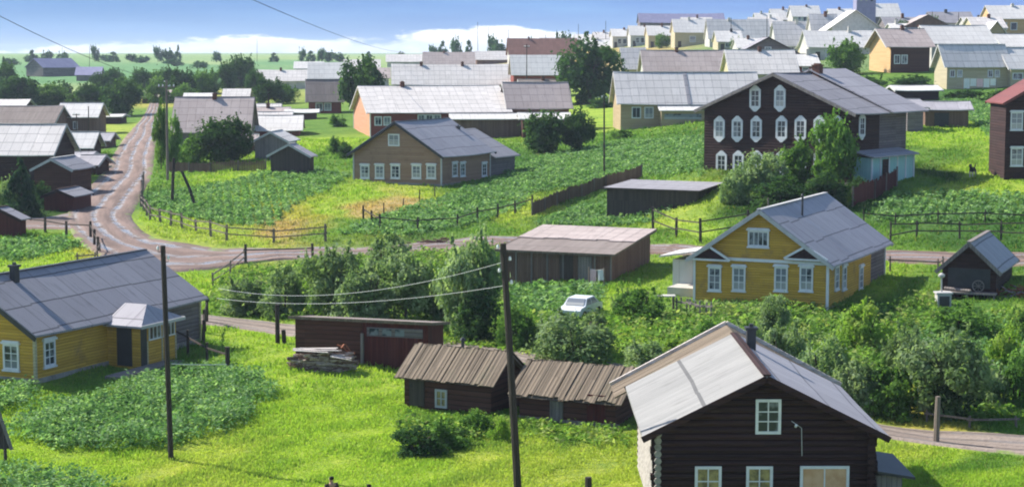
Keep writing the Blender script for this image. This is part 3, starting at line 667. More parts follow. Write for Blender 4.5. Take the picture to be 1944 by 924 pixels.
# ochre house at the left edge with long roof over house and barn
h = House('long_yellow_house', 'ochre yellow house with long grey roof and enclosed porch at left edge', 'house', (68,728), TH(2500), Wy=7.6, Rr=380, eave=634, rp=(25,521), roof='slated', oe=.35, og=.35, wall='yellow', wall2='lilaclog', split=.60, trim='cream', edge='metal')
h.window('L', 22, 677, .95, 1.25, 'cornice'); h.window('R', 93, 670, .85, 1.25, 'cornice')
x, y = h.roofpx(28, 535); h.chimney(x, y, .34, .75, 'metal')
u0, _ = h.at('R', 205, 680); xx = -h.hx + u0
mb = MB(); pw = 1.9; pd = 2.0; zt = 2.15
mb.prism([(xx,-h.hy-pd,-.8),(xx+3.1,-h.hy-pd,-.8),(xx+3.1,-h.hy-.003,-.8),(xx,-h.hy-.003,-.8)], (0,0,0), (0,0,zt+.8)); po = mb.build('porch', M['yellow'], h.root)
mb = MB(); x0, x1, y0, y1 = xx-.35, xx+3.4, -h.hy-pd-.35, -h.hy-.01; xm = (x0+x1)/2
mb.face([(x0,y0,zt),(x1,y0,zt),(xm,y0+1.0,zt+.85)]); mb.face([(x1,y0,zt),(x1,y1,zt),(xm,y1,zt+.85),(xm,y0+1.0,zt+.85)]); mb.face([(x0,y1,zt),(x0,y0,zt),(xm,y0+1.0,zt+.85),(xm,y1,zt+.85)])
mb.face([(x0,y0,zt-.1),(x0,y1,zt-.1),(x1,y1,zt-.1),(x1,y0,zt-.1)])
for a_, b_ in (((x0,y0),(x1,y0)), ((x1,y0),(x1,y1)), ((x0,y1),(x0,y0))): mb.face([(a_[0],a_[1],zt-.1),(b_[0],b_[1],zt-.1),(b_[0],b_[1],zt),(a_[0],a_[1],zt)])
mb.mi = 1; mb.bar((x0,y0-.03,zt-.04),(x1,y0-.03,zt-.04),.05,.16); mb.bar((x1+.03,y0,zt-.04),(x1+.03,y1,zt-.04),.05,.16); mb.build('porch_roof', [M['slate'], M['dirtywhite']], h.root)
for xa in (.75, 1.95):                                   # glazed strips of the porch
    mb = MB(); X0 = xx + xa; 
    for i in range(4): mb.bx(X0+i*.32-.025, X0+i*.32+.025, -h.hy-pd-.06, -h.hy-pd-.002, 1.35, 1.95)
    mb.bx(X0-.06, X0+1.02, -h.hy-pd-.065, -h.hy-pd-.003, 1.28, 1.35); mb.bx(X0-.06, X0+1.02, -h.hy-pd-.065, -h.hy-pd-.003, 1.95, 2.03)
    wf = mb.build('window', M['white'], h.root); mb = MB(); mb.bx(X0, X0+.96, -h.hy-pd-.03, -h.hy-pd-.004, 1.35, 1.95); mb.build('pane', M['glass'], wf)
mb = MB()
for xa in (.58, 1.85, 3.04): mb.bx(xx+xa-.05, xx+xa+.05, -h.hy-pd-.04, -h.hy-pd-.001, 0, 1.27)
mb.build('porch_trim', M['cream'], h.root)
mb = MB(); mb.bx(xx-.04, xx-.003, -h.hy-pd+.5, -h.hy-pd+1.4, .05, 1.98); mb.bx(xx+.04, xx+.52, -h.hy-pd-.04, -h.hy-pd-.001, .05, 1.98); mb.build('door', M['metal'], h.root)
mb = MB(); mb.bx(xx-3.0, xx+2.2, -h.hy-pd-1.0, -h.hy-pd-.05, -.5, .10); mb.build('boardwalk', M['greyplank'], h.root)

# brown house in the middle distance
h = House('brown_house', 'brown clapboard house with lilac-grey roof and white windows in the middle', 'house', (838,354), TH(2750), L=672, Rr=930, eave=295, rp=(748,234), roof='slate', oe=.5, og=.45, wall='brownboard', trim='dirtywhite', edge='metal')
for px in (693, 721, 751, 791, 819): h.window('L', px, 326, 1.05, 1.3, 'cornice')
h.window('L', 748, 266, 1.3, 1.2, 'plain', bars=(1, 1))
for px in (863, 878, 919): h.window('R', px, 322, 1.0, 1.3, 'cornice')
mb = MB(); x0 = h.hx + .003; mb.prism([(0,-h.hy,-1.5),(0,h.hy,-1.5),(0,h.hy,h.he-.7),(0,0,h.hr-1.2),(0,-h.hy,h.he-.7)], (x0,0,0), (x0+5.5,0,0)); mb.build('barn_wall', M['lilaclog'], h.root)
mb = MB()
for sg in (-1, 1): mb.prism([(0,0,h.hr-1.18),(0,sg*(h.hy+.4),h.he-.85),(0,sg*(h.hy+.4),h.he-.75),(0,0,h.hr-1.07)][::sg], (x0+.46,0,0), (x0+6.0,0,0))
mb.build('barn_roof', M['slated'], h.root)
x, y = h.roofpx(870, 246); h.chimney(x, y, .3, .25, 'metal')

# dark two storey house
h = House('two_storey_log_house', 'huge near-black two-storey log house with white pointed window casings', 'house', (1614,352), TH(3700), L=1336, Rr=1718, eave=213, rp=(1452,143), roof='slated', oe=.7, og=.6, wall='darklog', wall2='lilaclog', split=.5, edge='greyplank')
for px in (1434, 1481): h.window('L', px, 187, .92, 1.5, 'hex')
for px in (1366, 1400, 1436, 1484, 1520, 1556, 1590): h.window('L', px, 245, .92, 1.5, 'hex')
for px in (1370, 1402, 1437, 1484, 1520, 1556): h.window('L', px, 309, .92, 1.4, 'hex')
for px in (1636,): h.window('R', px, 240, .9, 1.5, 'hex')
x, y = h.roofpx(1530, 150); h.chimney(1.0, -.6, .7, .9, 'brick')
mb = MB(); zz = h.he - h.oe*h.k                           # raised roof of the rear half
for sg in (-1, 1): mb.prism([(0,0,h.hr+.35),(0,sg*(h.hy+h.oe+.35),zz+.05),(0,sg*(h.hy+h.oe+.35),zz+.17),(0,0,h.hr+.48)][::sg], (.6,0,0), (h.hx+h.og+1.6,0,0))
mb.build('rear_roof', M['slate'], h.root)
u, z = h.at('R', 1622, 300); x0 = -h.hx + u; u2, _ = h.at('R', 1702, 300); x1 = -h.hx + u2
mb = MB(); mb.bx(x0, x1, -h.hy-1.6, -h.hy-.003, -1.2, 2.3); mb.build('porch', M['turq'], h.root)
mb = MB(); mb.prism([(0,-h.hy-2.0,2.3),(0,-h.hy-.003,2.75),(0,-h.hy-.003,2.85),(0,-h.hy-2.0,2.42)][::-1], (x0-.3,0,0), (x1+.3,0,0)); mb.build('porch_roof', M['slate'], h.root)
mb = MB(); n_ = 5
for i in range(n_ + 1):
    mb = MB(); mb.bx(x0+(x1-x0)*i/n_-.09, x0+(x1-x0)*i/n_+.09, -h.hy-1.68, -h.hy-1.602, 0, 2.28); mb.build('porch_post', M['white'], h.root)
mb = MB(); mb.bx(x0+(x1-x0)*.25, x0+(x1-x0)*.42, -h.hy-1.64, -h.hy-1.603, 0, 2.1); mb.build('door', M['darklog'], h.root)

# dark house cut by the right edge
h = House('red_roofed_log_house', 'dark log house with red roof edge cut by right edge of view', 'house', (2110,338), 90, L=1906, Lx=5, eave=194, rp=(2010,134), roof='redroof', oe=.35, og=.4, wall='darklog', edge='redroof', base=False)
for py in (230, 298):
    for px in (1930, 1985, 2040): h.window('L', px, py, 1.05, 1.5, 'cornice')
mb = MB()

# weathered barn with single slope roof
h = House('weathered_barn', 'weathered brown barn with single-slope patched grey roof, wide and open-fronted', 'barn', (1160,536), TH(2350), L=951, Rr=1236, eave=487, rp=None, rise=1.3, roof='pinkroof', oe=.35, og=.25, wall='rustplank', base=False, ridge='y', shed=False) if False else None
def shed_house(name, label, cat, B, th, L, Rr, he, hr, roof, wall, oe=.3, og=.3, edge='roofboard', base=False):
    """near long wall is the left wall: footprint turned by 90 degrees so that the slope falls to that wall"""
    P = ground(*B)
    t = R(th); r_ = (math.cos(t), math.sin(t)); l_ = (-math.sin(t), math.cos(t)); k = (L - CX) / F; dzz = P[2] - HC
    W = (k * (P[1]*CP - dzz*SP) - P[0]) / (l_[0] - k*l_[1]*CP)
    k = (Rr - CX) / F; D = (k * (P[1]*CP - dzz*SP) - P[0]) / (r_[0] - k*r_[1]*CP)
    Q = proj((P[0]+l_[0]*W, P[1]+l_[1]*W, P[2]))
    hh = House.__new__(House)
    P2 = P[:2] + np.array(l_) * W                       # far left corner becomes the near corner of the turned frame
    hh2 = ShedAt(name, label, cat, P2, P[2], th - 90, W, D, he, hr, roof, wall, oe, og, edge)
    return hh2
class ShedAt(House):
    def __init__(s, name, label, cat, P2, z, th, Lx, Wy, he, hr, roof, wall, oe, og, edge):
        t = R(th); s.r = np.array((math.cos(t), math.sin(t))); s.l = np.array((-math.sin(t), math.cos(t))); s.P = np.array((P2[0], P2[1], z))
        s.Lx, s.Wy, s.he, s.hr = Lx, Wy, he, hr; s.hx, s.hy = Lx/2, Wy/2; hx, hy = s.hx, s.hy; s.shed = True; s.ridge = 'x'; s.T = .08; s.k = None; s.oe = oe; s.og = og
        print('%-18s d%4.0f L%5.1f W%5.1f' % (name, P2[1], Lx, Wy), label[:30])
        c = s.P[:2] + s.r*hx + s.l*hy; s.root = tag(empty(name, (c[0], c[1], z), t), label, cat)
        mb = MB(); mb.prism([(0,-hy,-1.4),(0,hy,-1.4),(0,hy,hr),(0,-hy,he)], (-hx,0,0), (hx,0,0)); s.wall = mb.build('wall', M[wall], s.root)
        k = (hr - he) / Wy; mb = MB(); T = .08
        mb.prism([(0,-hy-oe,he-oe*k+.01),(0,hy+oe,hr+oe*k+.01),(0,hy+oe,hr+oe*k+.01+T),(0,-hy-oe,he-oe*k+.01+T)], (-hx-og,0,0), (hx+og,0,0)); s.roof = mb.build('roof', M[roof], s.root)
        mb = MB(); mb.bar((-hx-og-.03,-hy-oe-.028,he-oe*k+.05), (hx+og+.03,-hy-oe-.028,he-oe*k+.05), .05, .15)
        for e in (-1, 1): mb.bar((e*(hx+og+.028),-hy-oe,he-oe*k+.04), (e*(hx+og+.028),hy+oe,hr+oe*k+.04), .05, .14)
        mb.build('fascia_board', M[edge], s.root)
h = shed_house('weathered_barn', 'weathered brown barn with patched single-slope roof left of the ochre house', 'barn', (1160,534), TH(2350), 951, 1234, 1.72, 2.45, 'brownroof', 'rustplank', .35, .3)
mb = MB(); k = (h.hr-h.he)/h.Wy; y0 = -.1
for i in range(9):                                       # newer pale sheets nailed over the upper half
    a0 = -h.hx-.35 + (h.Lx+.7)*i/9; yy = y0 + random.uniform(-.25,.2)
    mb.prism([(0,yy,h.he+(yy+h.hy)*k+.11),(0,h.hy+.4,h.he+(h.Wy+.4)*k+.11),(0,h.hy+.4,h.he+(h.Wy+.4)*k+.15),(0,yy,h.he+(yy+h.hy)*k+.15)], (a0,0,random.uniform(0,.02)), (a0+(h.Lx+.7)/9*.985,0,0.01))
mb.build('patched_roof_sheets', M['pinkroof'], h.root)
mb = MB()
for i in range(8): x = -h.hx + h.Lx*i/7; mb.bx(x-.05, x+.05, -h.hy-.08, -h.hy-.002, -.5, h.he-.03)
mb.build('wall_post', M['greyplank'], h.root)
for x in (.3, 1.6): mb = MB(); mb.bx(x, x+.95, -h.hy-.05, -h.hy-.003, 0, 1.55); mb.build('door', M['greyplank' if x > 1 else 'fencedark'], h.root)
h = shed_house('low_shed', 'low dark shed with flat pale grey roof beside the plank fence', 'shed', (1322,386), TH(2600), 1152, 1368, .95, 1.2, 'slated', 'fencedark', .3, .3, 'fencedark')
h = shed_house('dark_barn', 'dark red-black barn with firewood heaped along its front', 'barn', (812,706), 73, 562, 842, 2.45, 2.15, 'brownroof', 'redplank', .25, .25, 'roofboard')
mb = MB(); w_ = h.hx
mb.bx(-w_+.01, .1, -h.hy-.06, -h.hy-.004, -.5, h.he-.05); mb.build('plank_front', M['brownlog'], h.root)
mb = MB(); mb.bx(.35, w_-.25, -h.hy-.05, -h.hy-.004, 1.72, 2.18)
wn = mb.build('window', M['lilaclog'], h.root); mb = MB()
for xa in (.5, 1.2, 1.9): mb.bx(xa, xa+.5, -h.hy-.07, -h.hy-.052, 1.78, 2.12)
mb.build('pane', M['glass'], wn)
mb = MB(); mb.bx(.05, .19, -h.hy-.20, -h.hy-.07, -.3, 1.85); mb.build('pale_post', M['greyplank'], h.root)
DB = h

# two plank-roofed sheds in the meadow
def plank_roof(h, name='roof', n=None, jit=.12, mats=('roofboard',)):
    """replaces the slab by single boards, ridge along local y"""
    bpy.data.objects.remove(h.roof)
    mb = MB(); end = h.hy + h.og; bw = .24; n = int(2 * end / bw)
    for sg in (-1, 1):
        for i in range(n):
            y = -end + (i + .5) * 2 * end / n; lo = (h.hx + h.oe) + random.uniform(-jit, jit)
            zl = h.hr - lo * h.k + .05; off = random.uniform(0, .05) + (i % 2) * .03
            mb.bar((sg*lo, y, zl + off), (-sg*.03, y + random.uniform(-.02,.02), h.hr + .08 + off), bw * random.uniform(.86, 1.02), .035)
    mb.prism([((h.hx+h.oe*.8),0,h.hr-(h.hx+h.oe*.8)*h.k-.03),(0,0,h.hr+.0),(-(h.hx+h.oe*.8),0,h.hr-(h.hx+h.oe*.8)*h.k-.03),(0,0,h.hr-.12)], (0,-end+.05,0), (0,end-.05,0))
    h.roof = mb.build(name, M[mats[0]], h.root)
h = House('plank_shed', 'small dark shed with brown plank roof and one whitish window', 'shed', (932,786), TH(2700), L=768, Rr=990, eave=722, rp=None, rise=1.0, ridge='y', roof='brownroof', wall='brownlog', oe=.4, og=.35, fascia=False, base=False)
plank_roof(h, jit=.03); h.window('L', 838, 756, .62, .85, 'plain', bars=(1, 1), frame='dirtywhite', pane='curtain'); x = 0; h.chimney(.15, .1, .16, .42, 'metal', True)
h.door('L', 792, 770, .8, 1.5, 'fencedark')
h = House('plank_shed', 'small dark shed with ragged mossy plank roof and boarded window', 'shed', (1168,812), TH(2500), L=986, Rr=1225, eave=758, rp=None, rise=1.0, ridge='y', roof='brownroof', wall='brownlog', oe=.4, og=.45, fascia=False, base=False)
plank_roof(h, jit=.14); h.window('L', 1057, 777, .62, .8, 'board', frame='greyplank', nm='boarded_window'); h.door('L', 1132, 790, .85, 1.35, 'redplank')
mb = MB(); mb.bx(-h.hx-.12, -h.hx-.002, -h.hy-.2, h.hy+.2, -.6, .18); mb.build('plinth', M['greyplank'], h.root)

# granary on the right
h = House('granary', 'small dark open-fronted granary with shelf of junk and lilac roof at far right', 'shed', (1890,566), TH(2450), L=1788, Rr=1921, eave=511, rp=(1848,459), roof='slate', oe=.35, og=.35, wall='darklog', edge='greyplank', base=False)
u, z = h.at('L', 1838, 522); mb = MB(); mb.bx(-h.hx-.05, -h.hx-.003, -h.hy+.35, h.hy-.35, .55, 1.75); mb.build('dark_opening', M['metal'], h.root)
mb = MB(); mb.bx(-h.hx-.75, -h.hx-.003, -h.hy-.1, h.hy+.1, .25, .35)
for y in (-h.hy, 0, h.hy): mb.bx(-h.hx-.7, -h.hx-.6, y-.05, y+.05, -.6, .25)
mb.build('deck', M['greyplank'], h.root); GR = h
# ---- the farther houses.  long front: ridge parallel to the front wall (local x), near corner = front left
def row(name, label, B, Rr, eave, rp, th=6, W=7.5, roof='shifer', wall='tan', wins=(), ww=1.0, wh=1.2, gable=None, L=None, group=None, oe=.5, og=.5, chim=(), cat='house', door=None, edge='dirtywhite', trim=None, he=None, rise=None, Lx=None):
    h = House(name, label, cat, B, th, L=L, Wy=None if L else W, Rr=Rr, eave=eave, rp=rp, roof=roof, wall=wall, oe=oe, og=og, group=group, edge=edge, base=False, trim=trim, he=he, rise=rise, Lx=Lx)
    if gable:
        h.wall.data.materials.append(M[gable])
        for p in h.wall.data.polygons:
            if p.normal.x < -.9: p.material_index = 1
    for w_ in wins: h.window('R', w_[0], w_[1], w_[2] if len(w_) > 2 else ww, w_[3] if len(w_) > 3 else wh, 'plain', bars=(1, 0))
    for c_ in chim: h.chimney(-h.hx + c_ * h.Lx, -.25, .55, .55, 'brick')
    if door: h.door('R', door[0], door[1], .9, 1.8, 'fencedark')
    return h
h = row('red_house', 'long brick-red house with salmon gable and pale sheet roof', (703,260), 965, 214, (800,165), th=12, L=672, roof='shifer', wall='redwall', gable='salmon', wins=[(718,230),(735,230),(800,226),(815,226),(830,226)], chim=(.3,), trim='white')  # salmon gable is the red wall with sunlight put into its colour
x0 = h.hx
h2 = row('long_outhouse', 'brown plank outhouse under dull mottled roof right of the red house', (968,256), 1080, 203, (1020,158), th=8, W=8, roof='pinkroof', wall='rustplank')
row('lean_to_shed', 'low brown shed with blinding white roof in front of the red house', (862,262), 988, 226, None, th=6, W=3.6, rise=.5, roof='shiferw', wall='rustplank', cat='shed')
row('lean_to_shed', 'narrow white-roofed shed touching the mottled outhouse', (992,262), 1078, 226, None, th=4, W=4.2, rise=.6, roof='shiferw', wall='brownlog', cat='shed')
h = row('tan_house', 'tan house with long pale two-tone roof left of the huge dark house', (1178,248), 1440, 194, (1290,139), th=3, W=9, roof='shifer', wall='tan', wins=[(1208,214),(1232,214)], ww=1.2, wh=1.5, edge='dirtywhite')
u, z = h.at('R', 1252, 200); mb = MB(); x0 = -h.hx+u; mb.bx(x0, x0+5.6, -h.hy-1.8, -h.hy-.003, -1, 2.6); mb.build('annex', M['tan'], h.root)
mb = MB(); mb.prism([(0,-h.hy-2.2,2.55),(0,-h.hy-.003,3.2),(0,-h.hy-.003,3.3),(0,-h.hy-2.2,2.65)], (x0-.3,0,0), (x0+5.9,0,0)); mb.build('annex_roof', M['shiferw'], h.root)
mb = MB(); mb.bx(x0+.4, x0+5.2, -h.hy-1.84, -h.hy-1.802, 1.5, 2.2); mb.build('annex_window', M['glass'], h.root)
for i, xr in enumerate((-.1,)): mb = MB(); mb.bar((xr, -h.hy-h.oe, h.he-h.oe*h.k+.16), (xr, 0, h.hr+.16), .5, .06); mb.build('roof_gutter', M['slated'], h.root)
row('long_house', 'pinkish-roofed long house behind the tan house', (1226,182), 1386, 137, (1300,97), th=2, W=10, roof='pinkroof', wall='whitewash', wins=[(1245,150),(1290,150)], chim=(.4,))
row('long_house', 'white-roofed house end between pinkish roof and black house ridge', (1389,178), 1512, 138, (1450,96), th=2, W=10, roof='shifer', wall='cream', chim=(.5,))
h = row('small_cream_house', 'small cream house with grey roof right of the big dark tree', (1186,176), 1226, 128, (1200,92), th=5, W=7, roof='shifer', wall='cream', wins=[(1200,150)])
h = House('gabled_house', 'grey-brown gabled house with broad dark eaves above the huge dark house', 'house', (1508,135), 88, L=1408, Lx=9, eave=98, rp=(1458,72), roof='slated', wall='lilaclog', oe=1.0, og=.6, base=False, edge='fencedark')
h.window('L', 1458, 95, 1.2, 1.1, 'plain', bars=(1, 0))
h = row('timber_house', 'dark timber house with sunlit orange gable and two white windows', (1690,139), 1764, 88, (1720,56), th=8, L=1650, roof='pinkroof', wall='brownlog', gable='orangewood', wins=[(1703,113),(1717,113)], ww=1.05, wh=1.5, og=.9, chim=(.55,))  # orange gable against dark front: sun and shade put into the wall colours
row('white_roofed_barn', 'long white-roofed barn joined to the timber house', (1768,128), 1886, 82, (1820,50), th=6, W=10, roof='shiferw', wall='whitewash', cat='barn')
h = row('cream_house', 'cream house with bright gable and pale ribbed roof, laundry in front', (1797,170), 1912, 122, (1850,86), th=8, L=1773, roof='shifer', wall='cream', gable='cream', wins=[(1808,140),(1822,140),(1880,140),(1893,140)], ww=.8, wh=1.1)
row('cream_annex', 'low cream annex with white roof at the right edge', (1918,166), 1990, 128, (1945,92), th=8, W=7, roof='shiferw', wall='cream', wins=[(1932,145,1.6,1.0)])
row('white_roofed_house', 'white-roofed house at right edge above the cream annex', (1905,118), 1990, 88, (1940,66), th=6, W=9, roof='shiferw', wall='whitewash')
h = row('long_house', 'long pale-roofed house behind the red house roof', (748,192), 988, 160, (850,124), th=4, W=11, roof='shifer', wall='whitewash', wins=[(770,176),(800,176)], chim=(.22,.55))
row('whitewashed_house', 'whitewashed house with pale roof beneath the rusty roof', (975,190), 1066, 140, (1020,106), th=4, W=8, roof='shiferw', wall='redwall')
row('rusty_roofed_house', 'long house with rusty red roof left of the big dark tree', (968,128), 1096, 103, (1030,74), th=4, W=11, roof='rustroof', wall='whitewash', chim=(.3,))
row('pale_roofed_house', 'small pale-roofed house left of the rusty roof on the skyline', (905,125), 968, 113, (930,98), th=4, W=9, roof='shifer', wall='rustplank')
row('pale_roofed_house', 'pale house roof on the skyline left of the tall aerials', (806,135), 900, 121, (850,100), th=4, W=10, roof='pinkroof', wall='whitewash', chim=(.4,))
h = row('dark_red_house', 'dark red house with grey hipped roof and bright windows left of tall tree', (586,216), 648, 190, (620,152), th=6, W=7, roof='brownroof', wall='redwall', wins=[(606,203),(622,203)], ww=1.2, wh=1.3)
row('white_roofed_house', 'white-roofed house directly behind the dark red house', (588,178), 662, 150, (620,120), th=5, W=9, roof='shiferw', wall='whitewash')
row('white_roofed_house', 'low white roof between trees left of the dark red house', (490,172), 584, 153, (530,134), th=5, W=9, roof='shifer', wall='whitewash', chim=(.45,))
row('flat_shed', 'thin flat white-roofed shed above the dark gabled shed', (546,228), 600, 214, None, th=4, W=3.5, rise=.35, roof='shiferw', wall='brownlog', cat='shed')
row('white_roofed_house', 'white-roofed house behind the small gabled hut', (468,262), 568, 247, (520,221), th=5, W=8, roof='shiferw', wall='redwall')
row('pale_roofed_house', 'narrow pale pink roof behind the hut roofs', (470,232), 545, 220, (510,205), th=5, W=7, roof='pinkroof', wall='rustplank', chim=(.5,))
h = House('gabled_hut', 'small grey hut with pale barge boards under the white roofs', 'shed', (545,302), 84, L=484, Lx=5, eave=268, rp=(514,252), roof='shifer', wall='greyplank', oe=.35, og=.3, base=False, edge='dirtywhite')
h = House('gabled_hut', 'black gabled hut with pale roof edges on the meadow slope', 'shed', (588,330), TH(2100), L=514, Rr=596, eave=296, rp=(550,275), roof='slate', wall='fencedark', oe=.3, og=.3, base=False, edge='dirtywhite')
h = row('sprawling_barn', 'sprawling barn with patchy greyish roof behind the bushes by the road', (331,282), 470, 248, (400,186), th=3, W=11, roof='brownroof', wall='greyplank', cat='barn', chim=(.5,), edge='greyplank')
h.roof.data.materials[0] = M['pinkroof']
row('small_pale_house', 'small pale roof above the sprawling barn by the road', (350,200), 398, 190, (370,178), th=3, W=7, roof='shiferw', wall='whitewash')
row('small_pale_house', 'small pale-roofed house behind the right end of the sprawling barn', (425,196), 470, 186, (450,170), th=3, W=7, roof='shifer', wall='lilaclog')
row('pale_roofed_house', 'pinkish roof wedged between tall dark tree and long pale roof', (668,168), 738, 148, (700,130), th=4, W=9, roof='pinkroof', wall='whitewash')
row('pale_roofed_house', 'grey roof above the wedge behind the tall dark tree', (655,140), 720, 128, (690,114), th=4, W=9, roof='shifer', wall='rustplank', chim=(.6,))
row('pale_roofed_house', 'low pale roof on the horizon left of the pinkish skyline roof', (735,128), 800, 117, (770,104), th=4, W=10, roof='shifer', wall='whitewash')
row('pale_roofed_house', 'small whitish roof far behind the low white roof between trees', (560,140), 612, 130, (585,118), th=4, W=9, roof='shiferw', wall='whitewash')
row('pale_roofed_house', 'grey roof between whitewashed house and big round tree', (1066,170), 1092, 142, (1080,118), th=4, W=8, roof='pinkroof', wall='cream')
row('long_house', 'long dull roof just above the mottled outhouse roof', (992,206), 1078, 176, (1030,152), th=4, W=9, roof='brownroof', wall='lilaclog', chim=(.5,))
row('pale_roofed_house', 'small pale gabled roof at left behind the hedge trees', (270,196), 318, 184, (295,172), th=3, W=8, roof='pinkroof', wall='rustplank')
row('flat_shed', 'small grey shed between sprawling barn and slim dark tree', (478,218), 528, 208, None, th=3, W=4, rise=.8, roof='shifer', wall='greyplank', cat='shed')
row('pale_roofed_house', 'bright roof at the right of the white-roofed crest barn row', (1530,104), 1548, 92, (1540,78), th=3, W=8, roof='shiferw', wall='cream')
# left cluster by the road
row('flat_shed', 'low dark shed with grey roof wedged between the cabin and the road', (166,282), 204, 266, None, th=-4, W=4, rise=.8, roof='slate', wall='rustplank', cat='shed')
row('flat_shed', 'dark plank shed with pale roof squeezed behind the white roof strips', (96,278), 122, 262, None, th=-2, W=4, rise=.7, roof='pinkroof', wall='darklog', cat='shed')
row('flat_shed', 'narrow shed with dull roof at the roadside below the two white strips', (150,332), 182, 312, None, th=-8, W=4, rise=.8, roof='slate', wall='brownlog', cat='shed')
row('pale_roofed_house', 'pale house roof above the brown weathered barn at the left border', (-30,214), 44, 204, (10,190), th=0, W=8, roof='shifer', wall='darklog')
row('flat_shed', 'small brown shed left of the small grey gabled hut', (440,290), 482, 272, None, th=4, W=4, rise=.9, roof='pinkroof', wall='rustplank', cat='shed')
row('white_roofed_house', 'pinkish-white roof between flat white shed and sprawling barn', (476,246), 548, 236, (512,214), th=4, W=7, roof='shifer', wall='redwall')
row('grey_roofed_house', 'house with big smooth grey roof at the left edge', (-60,345), 97, 290, (40,238), th=-4, W=8, roof='shifer', wall='darklog', edge='dirtywhite')
row('brown_roofed_barn', 'barn with brown weathered roof behind the big grey roof', (-60,260), 100, 233, (30,203), th=-2, W=9, roof='brownroof', wall='rustplank', cat='barn')
row('white_roofed_cabin', 'brown timber cabin with trapezoid white roof near the road', (112,258), 182, 221, (150,197), th=0, W=7, roof='shiferw', wall='rustplank', wins=[(125,238),(143,238)], ww=.7)
row('white_roofed_shed', 'low shed with two white roof strips below the timber cabin', (108,300), 172, 278, (140,252), th=-2, W=5, roof='shiferw', wall='darklog', cat='shed')
row('flat_shed', 'flat grey-roofed shed at the roadside right of the timber cabin', (184,236), 228, 222, None, th=-4, W=4, rise=.3, roof='shifer', wall='darklog', cat='shed')
row('flat_shed', 'long flat grey shed roof behind the small red gabled hut', (70,320), 165, 300, None, th=-5, W=4, rise=.5, roof='slate', wall='darklog', cat='shed')
h = House('gabled_hut', 'small dark red gabled hut with white barge boards near the conifer', 'shed', (136,372), TH(1500), L=66, Lx=5, eave=322, rp=(100,303), roof='slated', wall='brownlog', oe=.3, og=.3, base=False, edge='dirtywhite')
h = House('gabled_hut', 'dark red lean hut beside the road bend below the gabled hut', 'shed', (138,402), TH(1600), L=84, Lx=4, eave=374, rp=(112,362), roof='slated', wall='redplank', oe=.2, og=.2, base=False, edge='darklog')
h = House('gabled_hut', 'dark hut cut by the left edge beneath the conifer', 'shed', (38,448), TH(1900), L=-40, Rr=50, eave=416, rp=(0,396), roof='slated', wall='redplank', oe=.3, og=.3, base=False, edge='darklog')
# far meadow at left
h = House('blue_roofed_barn', 'far barn with big purple-blue roof in the left meadow', 'barn', (82,146), TH(3600), L=50, Rr=150, eave=128, rp=(68,112), roof='purpleroof', wall='lilaclog', oe=.4, og=.4, base=False)
row('blue_roofed_barn', 'smaller purple-grey barn right of the big blue-roofed barn', (145,154), 190, 142, (165,128), th=6, W=8, roof='purpleroof', wall='greyplank', cat='barn')
# sheds in the right meadow
row('flat_shed', 'dark shed with white flat roof under the timber house', (1704,192), 1782, 172, None, th=4, W=4.5, rise=.5, roof='shiferw', wall='darklog', cat='shed')
h = row('open_shed', 'grey shed with pale roof and dark opening in the right meadow', (1756,240), 1838, 208, None, th=-6, W=5, rise=.7, roof='slate', wall='rustplank', cat='shed')
mb = MB(); mb.bx(-h.hx+1.0, -h.hx+2.6, -h.hy-.04, -h.hy-.003, 0, 1.5); mb.build('dark_opening', M['metal'], h.root)
row('flat_shed', 'small grey shed against the back of the huge dark house', (1722,250), 1752, 204, None, th=8, W=5, rise=.7, roof='slate', wall='lilaclog', cat='shed')
